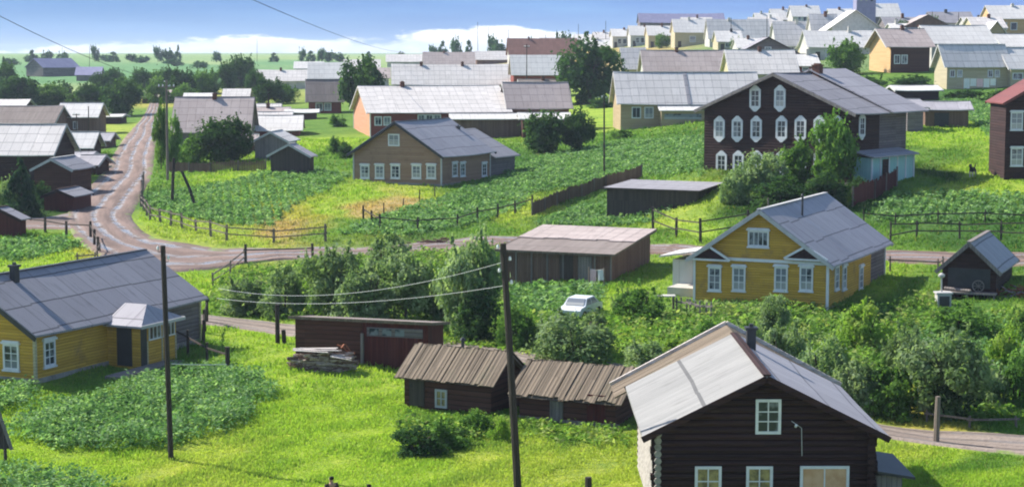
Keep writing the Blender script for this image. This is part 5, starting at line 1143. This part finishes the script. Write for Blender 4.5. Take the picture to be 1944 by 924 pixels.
fence([(1240,440),(1330,462),(1420,448)], 'dark rail fence behind the low grass left of the ochre roof', 1.7, 5.5, 2, 'fencedark', pw=.2)
fence([(1690,462),(1740,452),(1822,452),(1900,456),(1960,460)], 'dark rail fence along the lane above the granary', 1.4, 3.0, 2, 'fencedark', pw=.13)
fence([(1640,425),(1700,428),(1780,425),(1960,428)], 'upper rail fence below the potato field at right', 1.1, 4.0, 1, 'fencedark', pw=.1)
fence([(1690,515),(1780,516),(1790,512)], 'lower fence beside the pinkish lane left of the granary', .9, 3.5, 1, 'fence')
fence([(386,652),(392,612)], 'weathered gate posts at the back corner of the long yellow house', 1.5, 3.0, 1, 'fencedark', pw=.18)
fence([(322,660),(432,712)], 'thin bleached rail behind the left pole ending at a dark post', 1.35, 3.3, 1, 'fencedark', pw=.14)
fence([(1285,592),(1320,600),(1350,604)], 'whitish picket fence at the left foot of the ochre house', .9, .45, 1, 'greyplank')
fence([(1760,800),(1840,812),(1930,812)], 'broken rails beside the right-hand track', .5, 3.4, 1, 'fence')
# long plank fence in the field
def plankfence(px, hgt, label, mat='rustplank'):
    P = [ground(*p) for p in px]; o0 = Vector(P[0]); rt = tag(empty('plank_fence', o0), label, 'fence'); mb = MB(); ms = MB()
    for a, b in zip(P[:-1], P[1:]):
        n = max(2, int(np.linalg.norm(b - a) / .18)); d = Vector(b - a).normalized()
        for i in range(n):
            q = a + (b - a) * (i + .5) / n; z = float(height(q[0], q[1])[0]); hh = hgt * random.uniform(.9, 1.08)
            mb.box((q[0]-o0.x, q[1]-o0.y, z-o0.z+hh/2-.1), (.08, .015, hh/2+.1), (Vector((d.x,d.y,0)).normalized(), Vector((-d.y,d.x,0)).normalized(), Vector((0,0,1))))
        m_ = max(1, int(n * .18 / 2.5))
        for i in range(m_ + 1):
            q = a + (b - a) * i / m_; z = float(height(q[0], q[1])[0]) - o0.z; mm = MB(); mm.tube([(q[0]-o0.x, q[1]-o0.y-.1, z-.3), (q[0]-o0.x, q[1]-o0.y-.1, z+hgt+.1)], .08, 6); mm.build('post', M['fence'], rt)
    mb.build('board', M[mat], rt); return rt
plankfence([(1010,408),(1080,380),(1150,356),(1218,337)], 1.15, 'long weathered plank fence running uphill in the potato field')
plankfence([(1618,392),(1660,378),(1702,352)], 1.5, 'dark red plank fence at the foot of the turquoise porch', 'redplank')
plankfence([(318,326),(400,327),(505,322)], 1.0, 'low rusty plank fence below the roadside bushes', 'rustplank')
def pole(base, top, label, r0=.13, r1=.09, arm=None, ins=0, name='utility_pole', strut=None, mat='pole'):
    P = ground(*base); s_ = P[1] / F; H_ = (base[1] - top[1]) * s_; dx_ = (top[0] - base[0]) * s_ + P[0] * 0
    # lean: top px at the same distance
    d = ray(*top); tt = P[1] / d[1]; T = np.array((d[0]*tt, P[1], HC + d[2]*tt)); V = Vector(T - P)
    rt = tag(empty(name, P), label, 'pole'); mb = MB(); mb.tube([(0,0,-.6), V*.5, V], [r0, (r0+r1)/2, r1], 9); mb.build('shaft', M[mat], rt)
    for k in range(ins):
        z = V * (.97 - .045*k); sg = 1 if k % 2 else -1; mb = MB(); mb.tube([z, z+Vector((sg*.2,0,.0)), z+Vector((sg*.2,0,.12))], .015, 5); br = mb.build('bracket', M['metal'], rt)
        mb = MB(); mb.tube([z+Vector((sg*.2,0,.1)), z+Vector((sg*.2,0,.17)), z+Vector((sg*.2,0,.24))], [.05,.06,.03], 7); mb.build('insulator', M['ceramic'], br)
    if arm:
        for a_ in arm:
            z = V * a_[0]; mb = MB(); mb.bar(z+Vector((-a_[1],-.12,0)), z+Vector((a_[1],-.12,0)), .1, .1); ca = mb.build('crossarm', M[mat], rt)
            for x in (-a_[1]*.85, -a_[1]*.4, a_[1]*.4, a_[1]*.85):
                mb = MB(); mb.tube([z+Vector((x,-.12,.05)), z+Vector((x,-.12,.22)), z+Vector((x,-.12,.28))], [.05,.06,.03], 7); mb.build('insulator', M['ceramic'], ca)
    if strut:
        Q = Vector(ground(*strut) - P); mb = MB(); mb.tube([Q - Vector((0,0,.3)), V*.55], [r0*.9, r1], 7); mb.build('brace', M[mat], rt)
    return rt, P, V
p1 = pole((325,872),(309,466), 'tall dark pole standing in front of the long yellow house', .115, .10, ins=2)
p2 = pole((986,952),(955,462), 'tall leaning dark pole in the centre foreground before the plank sheds', .15, .11, ins=4)
for k, (yy, sg) in enumerate(((505,-1),(545,-1),(620,1),(700,-1),(735,1))):
    pass
p3 = pole((1147,336),(1147,182), 'slim dark pole in the potato field below the huge round tree', .10, .07, ins=1)
p4 = pole((1777,840),(1781,752), 'stout grey post with split top under the big willow by the track', .14, .11, mat='fence', name='post')
p5 = pole((318,342),(316,152), 'weathered double pole with crossarm by the muddy road', .16, .11, arm=[(.93,.9)], ins=2, mat='fence')
pole((762,114),(762,98), 'small far pole carrying the sky wire above the long pale roof', .12, .09)
pole((326,388),(330,300), 'dark lower stake at the foot of the roadside pole', .16, .13, name='post'); 
pole((374,390),(345,325), 'slanted dark brace pole in the meadow by the road', .16, .12, name='brace_pole')
pole((527,652),(526,578), 'short dark post left of the dark barn', .13, .12, name='post'); pole((540,652),(538,626), 'stump post touching the dark barn left side', .12, .12, name='post')
pole((432,714),(432,658), 'dark post in the sunlit grass beyond the potato patch', .12, .11, name='post')
pole((1460,410),(1458,376), 'thin pale post behind ridge of the ochre house', .08, .06, name='post', mat='fence')
for px, by, ty, lb in ((1098,90,46,'aerial mast left of the skyline town'),(1150,90,40,'thin mast over the white crest houses'),(907,118,42,'tall aerial mast over the pale roofs left of the rusty roof'),(928,118,52,'shorter aerial mast right of the tall aerial'),(965,118,56,'thin aerial by the rusty roof'),
   (488,118,72,'lone mast on the far meadow horizon'),(1388,88,34,'thin mast beside the broad pale crest roof'),(1456,84,30,'mast rising behind the grey-brown gable'),(1770,60,22,'thin mast over the right skyline houses'),(1820,62,24,'mast near the right end of the skyline'),(1036,110,66,'mast behind the rusty-roofed house'),
   (170,130,88,'slim pole on the far left meadow'),(118,116,90,'short pole on the left horizon'),(1000,196,84,'dark pole in front of the whitewashed house'),(145,262,216,'dark pole before the timber cabin at left'),(168,262,202,'dark pole at right of the timber cabin')):
    pole((px,by),(px,ty), lb, .10, .07, name='mast' if 'mast' in lb else 'utility_pole', arm=[(.95,.5)] if px in (1000,145) else None)
def wire(a, b, sag, label, r=.012, mat='wire', name='overhead_wire'):
    a = Vector(a); b = Vector(b); pts = []
    for i in range(25): t_ = i / 24; p = a.lerp(b, t_); p.z -= sag * 4 * t_ * (1 - t_); pts.append(p - a)
    mb = MB(); mb.tube(pts, r, 5); o = mb.build(name, M[mat], None, a); tag(o, label, 'wire'); return o
def at(px, py, Y): d = ray(px, py); t_ = Y / d[1]; return Vector((d[0]*t_, Y, HC + d[2]*t_))
top2 = Vector(p2[1]) + p2[2]; top1 = Vector(p1[1]) + p1[2]
wire(at(-60,0,90), at(318,156,190), .6, 'dark wire sloping down across the upper left sky', .02)
wire(at(430,-22,110), at(762,99,420), .8, 'dark wire crossing the sky in the top centre', .025)
q5 = Vector(p2[1]) + p2[2] * .93; q6 = Vector(p2[1]) + p2[2] * .84
wire(q5, at(415,547,92), .75, 'upper pale wire from the centre pole over the willows', .008, 'wirelight')
wire(q6, at(412,566,90), .45, 'lower pale wire from the centre pole over the dark barn', .008, 'wirelight')
wire(at(326,690,72), at(430,691,75), .03, 'thin pale wire behind the left pole', .02, 'wirelight')

# ------------------------------------------------------------------ small things
def xf(px, py): P = ground(px, py); return P
# firewood heap
Hb = DB; o0 = Hb.root.location; P0 = ground(620, 704)
rt = tag(empty('firewood_heap', P0), 'jumbled heap of pale split firewood along the dark barn', 'woodpile'); mb = MB()
for i in range(260):
    x = random.uniform(-1.6, 1.25); y = random.uniform(-.35, .45); z = max(.03, random.uniform(0, 1.25) * (1 - .22*abs(x)) * (1 - .4*abs(y))); L_ = random.uniform(.2, .5)
    a = random.uniform(-.5, .5); d = Vector((math.cos(a), math.sin(a), random.uniform(-.25, .25))).normalized() * L_
    c = Vector((x, y, z)); mb.mi = 0 if random.random() < .75 else 1; mb.tube([c - d, c + d], random.uniform(.035, .075), 5)
mb.build('split_log', [M['firewood'], M['rustplank']], rt)
mb = MB()
for i in range(5): mb.bar((-1.6+random.uniform(-.1,.3), -.45+i*.17, 1.12+random.uniform(-.04,.1)), (.35+random.uniform(-.5,.3), -.5+i*.18, 1.08+random.uniform(-.1,.08)), .15, .03)
for i in range(3): mb.bar((.25, -.65+i*.16, .86), (1.3, -.6+i*.15, .66+random.uniform(-.05,.1)), .14, .03)
mb.build('cover_board', M['roofboardpale'], rt)
rt = tag(empty('scrap_stack', ground(655, 700)), 'rusty boards and scrap propped at right end of the firewood heap', 'scrap'); mb = MB()
for i in range(16):
    a = random.uniform(-1, 1); c = Vector((random.uniform(-.35,.4), random.uniform(.0,.3), random.uniform(.15,1.1))); mb.bar(c, c + Vector((random.uniform(-.5,.5), .1, random.uniform(-.15,.4))), .12, .04)
mb.build('board', M['rubble'], rt)
# car builder
def car(px, by, rz, paint, label, sc=1.0):
    P = ground(px, by); rt = tag(empty('parked_car', P, rz), label, 'car'); rt.scale = (sc, sc, sc)
    prof = [(-2.0,.35),(-2.05,.72),(-1.85,.86),(-1.1,.92),(-.55,1.38),(.75,1.40),(1.35,.95),(1.95,.86),(2.05,.6),(2.0,.35)]
    def tap(z): return .80 - max(0, z-.9) * .28
    mb = MB(); L_ = [Vector((x, -tap(z), z)) for x, z in prof]; R_ = [Vector((x, tap(z), z)) for x, z in prof]; n = len(prof)
    mb.face(L_); mb.face(R_[::-1])
    for i in range(n): mb.face([L_[(i+1)%n], L_[i], R_[i], R_[(i+1)%n]])
    mb.build('body', M[paint], rt)
    for sg in (-1, 1):
        mb = MB(); w_ = [(-.92,.96),(-.50,1.32),(.02,1.33),(.02,.96)]; mb.prism([(x, sg*(tap(z)+.004), z) for x, z in w_][::sg], (0,0,0), (0,sg*.006,0))
        w_ = [(.1,.96),(.1,1.33),(.70,1.33),(1.18,.97)]; mb.prism([(x, sg*(tap(z)+.004), z) for x, z in w_][::sg], (0,0,0), (0,sg*.006,0)); mb.build('side_window', M['glass'], rt)
    mb = MB(); mb.prism([(-1.07,-.66,.96),(-1.07,.66,.96),(-.6,.6,1.35),(-.6,-.6,1.35)], (-.02,0,.0), (-.035,0,.01)); mb.build('windscreen', M['glass'], rt)
    mb = MB(); mb.prism([(1.32,-.66,1.0),(.82,-.6,1.37),(.82,.6,1.37),(1.32,.66,1.0)], (.02,0,0), (.035,0,.01)); mb.build('rear_window', M['glass'], rt)
    for x in (-1.3, 1.25):
        for sg in (-1, 1):
            mb = MB(); mb.tube([(x, sg*.66, .32), (x, sg*.85, .32)], .32, 14); wh = mb.build('wheel', M['tyre'], rt); mb = MB(); mb.tube([(x, sg*.852, .32), (x, sg*.87, .32)], .17, 10); mb.build('rim', M['metal'], wh)
    for sg in (-1, 1): mb = MB(); mb.tube([(-2.04, sg*.55, .66), (-2.09, sg*.55, .66)], .1, 8); mb.build('headlight', M['ceramic'], rt)
    return rt
car(1102, 602, R(66), 'cwhite', 'white car half hidden in the bushes below the weathered barn', .88)
car(1132, 190, R(8), 'cblue', 'pale blue car parked under the huge round tree', .95)
# laundry
def laundry(P, rz, label, n, mats, w_=.8, h_=1.0, top=1.7, name='washing_line'):
    rt = tag(empty(name, P, rz), label, 'washing line'); L_ = n * (w_ + .1)
    for x in (0, L_): mb = MB(); mb.tube([(x,0,-.3),(x,0,top+.1)], .05, 6); mb.build('post', M['fence'], rt)
    mb = MB(); mb.tube([(0,0,top),(L_/2,0,top-.08),(L_,0,top)], .012, 4); mb.build('line', M['wirelight'], rt)
    for i in range(n):
        mb = MB(); x0 = .08 + i * (w_ + .1); hh = h_ * random.uniform(.7, 1.15); N = 8; zt_ = top - .06
        for k in range(N):
            xa, xb = x0 + w_*k/N, x0 + w_*(k+1)/N; ya, yb = .05*math.sin(k*1.3+i), .05*math.sin((k+1)*1.3+i)
            mb.prism([(xa,0,zt_),(xb,0,zt_),(xb,yb,zt_-hh),(xa,ya,zt_-hh)], (0,-.006,0), (0,.006,0))
        mb.build('cloth', M[mats[i % len(mats)]], rt)
laundry(ground(1118, 545), R(-25), 'pink and white laundry hung at the corner of the weathered barn', 2, ['pinkcloth', 'cloth'], .42, .85, 1.2)
laundry(ground(1828, 176), R(4), 'row of white laundry hanging before the cream house', 5, ['cloth', 'cloth', 'pinkcloth'], .85, 1.3, 2.0)
# wood stack and crate by the porch of the ochre house
P = ground(1262, 594); rt = tag(empty('garden_table', P), 'rough garden table with whitish top between porch and round bush', 'table'); mb = MB(); mb.bx(-.6,.6,-.35,.35,1.0,1.06); mb.build('table_top', M['whitewash'], rt)
for x in (-.5, .5):
    for y in (-.28, .28): mb = MB(); mb.bx(x-.04, x+.04, y-.04, y+.04, -.3, .998); mb.build('leg', M['fence'], rt)
# well house
P = ground(1790, 580); rt = tag(empty('well_box', P), 'small whitish box with dark opening and post in front of the granary', 'well box'); mb = MB()
mb.bx(-.42,.42,-.35,.35,-.3,.75); mb.bx(-.5,.5,-.43,.43,.752,.84); mb.build('box', M['dirtywhite'], rt); mb = MB(); mb.bx(-.30,.30,-.40,-.353,.02,.62); mb.build('opening', M['metal'], rt)
mb = MB(); mb.tube([(-.1,0,.84),(-.12,0,1.7)], .05, 6); mb.tube([(-.12,0,1.7),(-.12,0,1.78),(-.12,0,1.9),(-.12,0,2.0)], [.1,.2,.2,.05], 10); mb.build('bucket_post', M['dirtywhite'], rt)
# junk on the granary deck
gp = GR.root.matrix_basis
def onGR(x, y, z): t_ = R(0); r_ = GR.r * x + GR.l * y; L0 = GR.root.location; return (L0[0] + r_[0], L0[1] + r_[1], L0[2] + z)
mb = MB(); 
for i in range(20): 
    a0, a1 = 2*math.pi*i/20, 2*math.pi*(i+1)/20; mb.bar((.34*math.cos(a0),0,.34*math.sin(a0)), (.34*math.cos(a1),0,.34*math.sin(a1)), .06, .06)
for i in range(4): a0 = math.pi*i/4; mb.bar((-.34*math.cos(a0),0,-.34*math.sin(a0)), (.34*math.cos(a0),0,.34*math.sin(a0)), .03, .03)
o = mb.build('cart_wheel', M['greyplank'], None, onGR(-GR.hx-.35, -GR.hy+1.0, .74)); o.rotation_euler = (0, 0, R(-25)); tag(o, 'grey spoked wheel leaning on the granary deck', 'wheel')
mb = MB(); mb.tube([(-.9,0,0),(.9,0,.02)], .10, 8); o = mb.build('pale_log', M['greyplank'], None, onGR(-GR.hx-.4, .6, .46)); o.rotation_euler = (0,0,R(-20)+math.atan2(GR.l[1],GR.l[0])); tag(o, 'pale log lying on the granary deck beside the wheel', 'log')
P = ground(1926, 562); rt = tag(empty('scrap_heap', P), 'heap of reddish boards and pale stones right of the granary', 'scrap'); mb = MB()
for i in range(40):
    c = Vector((random.gauss(0,.7), random.gauss(0,.4), abs(random.gauss(.25,.25)))); mb.mi = random.choice((0,0,1)); mb.bar(c, c + Vector((random.uniform(-.9,.9), random.uniform(-.3,.3), random.uniform(-.3,.3))), .14, .06)
mb.build('board', [M['rubble'], M['greyplank']], rt)
# stone by the road
def stones(px, by, n, spread, label, mat='stone'):
    P = ground(px, by); rt = tag(empty('stone_heap', P), label, 'stones')
    for i in range(n):
        mb = MB()
        c = Vector((random.gauss(0, spread), random.gauss(0, spread*.4), .08)); r_ = random.uniform(.08, .24)
        mb.tube([c+Vector((0,0,-r_*.7)), c+Vector((0,0,-.2*r_)), c+Vector((.2*r_,0,.4*r_)), c+Vector((0,0,.7*r_))], [r_*.8, r_, r_*.8, r_*.3], 7); mb.build('stone', M[mat], rt)
stones(742, 474, 14, .9, 'scattered pale stones at the road edge above the willows'); 
P = ground(820, 462); rt = tag(empty('plank_heap', P), 'heap of brown planks by the road between the fence posts', 'planks')
for i in range(26): mb = MB(); c = Vector((random.gauss(0,1.0), random.gauss(0,.3), abs(random.gauss(.15,.15)))); mb.bar(c, c + Vector((random.uniform(-1,1), random.uniform(-.1,.1), random.uniform(-.1,.1))), .12, .08); mb.build('plank', M['rustplank'], rt)
# tipped sledge at the left edge
P = ground(-8, 880); rt = tag(empty('hay_rack', P), 'dark slanted board rack leaning at the left edge of the meadow', 'rack'); mb = MB()
mb.prism([(-1.2,0,.55),(.62,0,.62),(.05,.3,2.0),(-1.2,.3,2.0)], (0,-.04,0), (0,.04,0)); mb.build('board_panel', M['fencedark'], rt); mb = MB(); mb.bar((.66,-.05,.58),(.06,.25,2.15),.1,.1); mb.build('edge_board', M['greyplank'], rt)
mb = MB(); mb.tube([(.4,0,-.3),(.35,.1,.7)], .07, 6); mb.build('leg', M['fencedark'], rt)

# ------------------------------------------------------------------ people seen only by head and shoulders, and a dog on the slope
SKIN = m_flat('skin', (.42,.24,.16), .6, .1); HAIR = m_flat('dark_hair', (.012,.010,.009), .7, .2)
def skinned(name, chain, mat, parent, sub=2):
    me = bpy.data.meshes.new(name); me.from_pydata([c[0] for c in chain[0]], chain[1], []); me.materials.append(mat)
    o = bpy.data.objects.new(name, me); col.objects.link(o); o.parent = parent; md = o.modifiers.new('skin', 'SKIN'); md.use_smooth_shade = True
    for i, c in enumerate(chain[0]): r_ = c[1]; me.skin_vertices[0].data[i].radius = (r_, r_) if not hasattr(r_, '__len__') else r_
    me.skin_vertices[0].data[0].use_root = True; s_ = o.modifiers.new('sub', 'SUBSURF'); s_.levels = sub; s_.render_levels = sub; return o
def person(px, topy, rz, jacket, trousers, label, hgt=1.72):
    s_ = None; best = None
    for Y in np.linspace(50, 72, 200):                     # where a person of this height shows the head there
        d = ray(px, topy); t_ = Y / d[1]; z = HC + d[2]*t_; g_ = float(height(d[0]*t_, Y)[0]); e = abs(z - g_ - hgt)
        if best is None or e < best[0]: best = (e, d[0]*t_, Y, g_)
    P = (best[1], best[2], best[3]); k = hgt / 1.75; rt = tag(empty('person', P, rz), label, 'person'); rt.scale = (k, k, k)
    B = [((0,0,.95),(.15,.11)),((0,0,1.15),(.13,.095)),((0,0,1.36),(.17,.11)),((0,.0,1.47),.075),((0,.01,1.53),.052),((0,.02,1.62),(.082,.095)),((0,.015,1.70),(.07,.085)),
         ((-.10,0,.86),.095),((-.11,.01,.48),.062),((-.12,-.02,.09),.043),((-.12,.12,.04),.035),((.10,0,.86),.095),((.11,.01,.48),.062),((.12,-.02,.09),.043),((.12,.12,.04),.035),
         ((-.20,0,1.42),.062),((-.26,-.02,1.14),.045),((-.25,.06,.88),.032),((-.25,.09,.80),.036),((.20,0,1.42),.062),((.26,-.02,1.14),.045),((.25,.06,.88),.032),((.25,.09,.80),.036)]
    E = [(0,1),(1,2),(2,3),(3,4),(4,5),(5,6),(0,7),(7,8),(8,9),(9,10),(0,11),(11,12),(12,13),(13,14),(2,15),(15,16),(16,17),(17,18),(2,19),(19,20),(20,21),(21,22)]
    body = skinned('body', (B, E), SKIN, rt)
    J = [((0,0,.93),(.175,.13)),((0,0,1.15),(.155,.118)),((0,0,1.37),(.195,.132)),((-.21,0,1.43),.082),((-.27,-.02,1.14),.062),((-.255,.055,.90),.048),((.21,0,1.43),.082),((.27,-.02,1.14),.062),((.255,.055,.90),.048)]
    skinned('jacket', (J, [(0,1),(1,2),(2,3),(3,4),(4,5),(2,6),(6,7),(7,8)]), jacket, rt)
    Tt = [((0,0,.94),(.17,.125)),((-.10,0,.84),.11),((-.11,.01,.48),.085),((-.12,-.01,.12),.07),((.10,0,.84),.11),((.11,.01,.48),.085),((.12,-.01,.12),.07)]
    skinned('trousers', (Tt, [(0,1),(1,2),(2,3),(0,4),(4,5),(5,6)]), trousers, rt)
    Hh_ = [((0,-.03,1.60),(.088,.085)),((0,-.015,1.69),(.098,.108)),((0,.0,1.745),(.07,.085))]
    skinned('hair', (Hh_, [(0,1),(1,2)]), HAIR, rt)
    mb = MB()
    for sg in (-1, 1): mb.tube([(sg*.034,.098,1.645),(sg*.034,.112,1.645)], .012, 8)
    mb.build('eyes', M['ceramic'], body); mb = MB(); mb.tube([(0,.10,1.655),(0,.125,1.61),(0,.105,1.595)], [.010,.018,.012], 6); mb.tube([(-.028,.105,1.565),(.028,.105,1.565)], .007, 5); mb.build('nose_and_mouth', SKIN, body)
    mb = MB()
    for sg in (-1, 1):
        for f_ in range(4): x = sg*.25 + (f_-1.5)*.017; mb.tube([(x,.10,.79),(x,.115,.745-.006*(f_ in (1,2))),(x,.105,.715-.008*(f_ in (1,2)))], [.010,.009,.007], 6)
        mb.tube([(sg*.225,.10,.81),(sg*.20,.125,.785),(sg*.20,.13,.76)], [.011,.010,.008], 6)
    mb.build('fingers', SKIN, body)
    mb = MB()
    for sg in (-1, 1): mb.tube([(sg*.12,-.07,.05),(sg*.12,.06,.05),(sg*.12,.19,.035)], [.05,.055,.04], 8)
    mb.build('shoes', M['metal'], rt); return rt
JK = m_flat('dark_jacket', (.05,.035,.03), .9, .2); JK2 = m_flat('navy_jacket', (.02,.025,.045), .9, .2); TR_ = m_flat('dark_trousers', (.03,.03,.035), .9, .2)
person(629, 903, R(35), JK, TR_, 'dark-haired person in brown jacket at the bottom edge, higher of the two heads'); person(701, 918, R(-30), JK2, TR_, 'person whose dark head just shows at the bottom edge, lower of the two heads', 1.66)
pole((1117,985),(1117,905), 'dark rounded post top at the bottom edge right of the centre pole', .13, .12, name='post')
P = ground(1846, 338); rt = tag(empty('dog', P, R(60)), 'black and white dog standing on the grass slope beside the dark house at right', 'dog'); rt.scale = (1.5, 1.5, 1.5)
D = [((0,0,.50),(.13,.12)),((.22,0,.50),(.13,.12)),((-.22,0,.52),(.15,.13)),((-.38,0,.62),.08),((-.50,0,.74),(.085,.08)),((-.63,0,.71),.045),((.30,.08,.40),.075),((.26,.09,.30),.05),((.36,.09,.16),.032),((.34,.09,.02),.034),((.30,-.08,.40),.075),((.26,-.09,.30),.05),((.36,-.09,.16),.032),((.34,-.09,.02),.034),
     ((-.26,.08,.38),.06),((-.25,.08,.2),.036),((-.27,.08,.02),.034),((-.26,-.08,.38),.06),((-.25,-.08,.2),.036),((-.27,-.08,.02),.034),((.40,0,.60),.035),((.54,0,.70),.03),((.60,0,.82),.018),((-.46,.06,.84),.02),((-.46,-.06,.84),.02)]
E = [(0,1),(0,2),(2,3),(3,4),(4,5),(1,6),(6,7),(7,8),(8,9),(1,10),(10,11),(11,12),(12,13),(2,14),(14,15),(15,16),(2,17),(17,18),(18,19),(1,20),(20,21),(21,22),(4,23),(4,24)]
DOG = bpy.data.materials.new('dog_coat'); DOG.use_nodes = True; t = NT(DOG.node_tree); b = DOG.node_tree.nodes['Principled BSDF']; tcn = t.new('ShaderNodeTexCoord'); sx = t.new('ShaderNodeSeparateXYZ'); t.l.new(tcn.outputs['Object'], sx.inputs[0])
nn_ = t.noise(tcn.outputs['Object'], 3.0, 2.0); t.l.new(t.mix(t.smooth(t.math('ADD', sx.outputs[2], t.math('MULTIPLY', nn_, .2)), .46, .52), (.55,.47,.42), (.012,.012,.012)), b.inputs['Base Color']); b.inputs['Roughness'].default_value = .8
skinned('body', (D, E), DOG, rt)
print('objects', len(bpy.data.objects))
# ------------------------------------------------------------------ the air
mb = MB(); mb.bx(-12500, 12500, -40, 7600, float(GZ.min()) - 2, 48)
hz = mb.build('haze', []); hz.data.materials.clear(); tag(hz, 'thin bluish haze hanging over the far meadow', None, None, 'stuff')
m = bpy.data.materials.new('haze_air'); m.use_nodes = True; t = NT(m.node_tree)
for n in list(t.n): t.n.remove(n)
v = t.new('ShaderNodeVolumePrincipled'); v.inputs['Color'].default_value = (.72, .84, 1, 1); v.inputs['Density'].default_value = .00015; v.inputs['Anisotropy'].default_value = .2
o = t.new('ShaderNodeOutputMaterial'); t.l.new(v.outputs[0], o.inputs['Volume']); hz.data.materials.append(m)
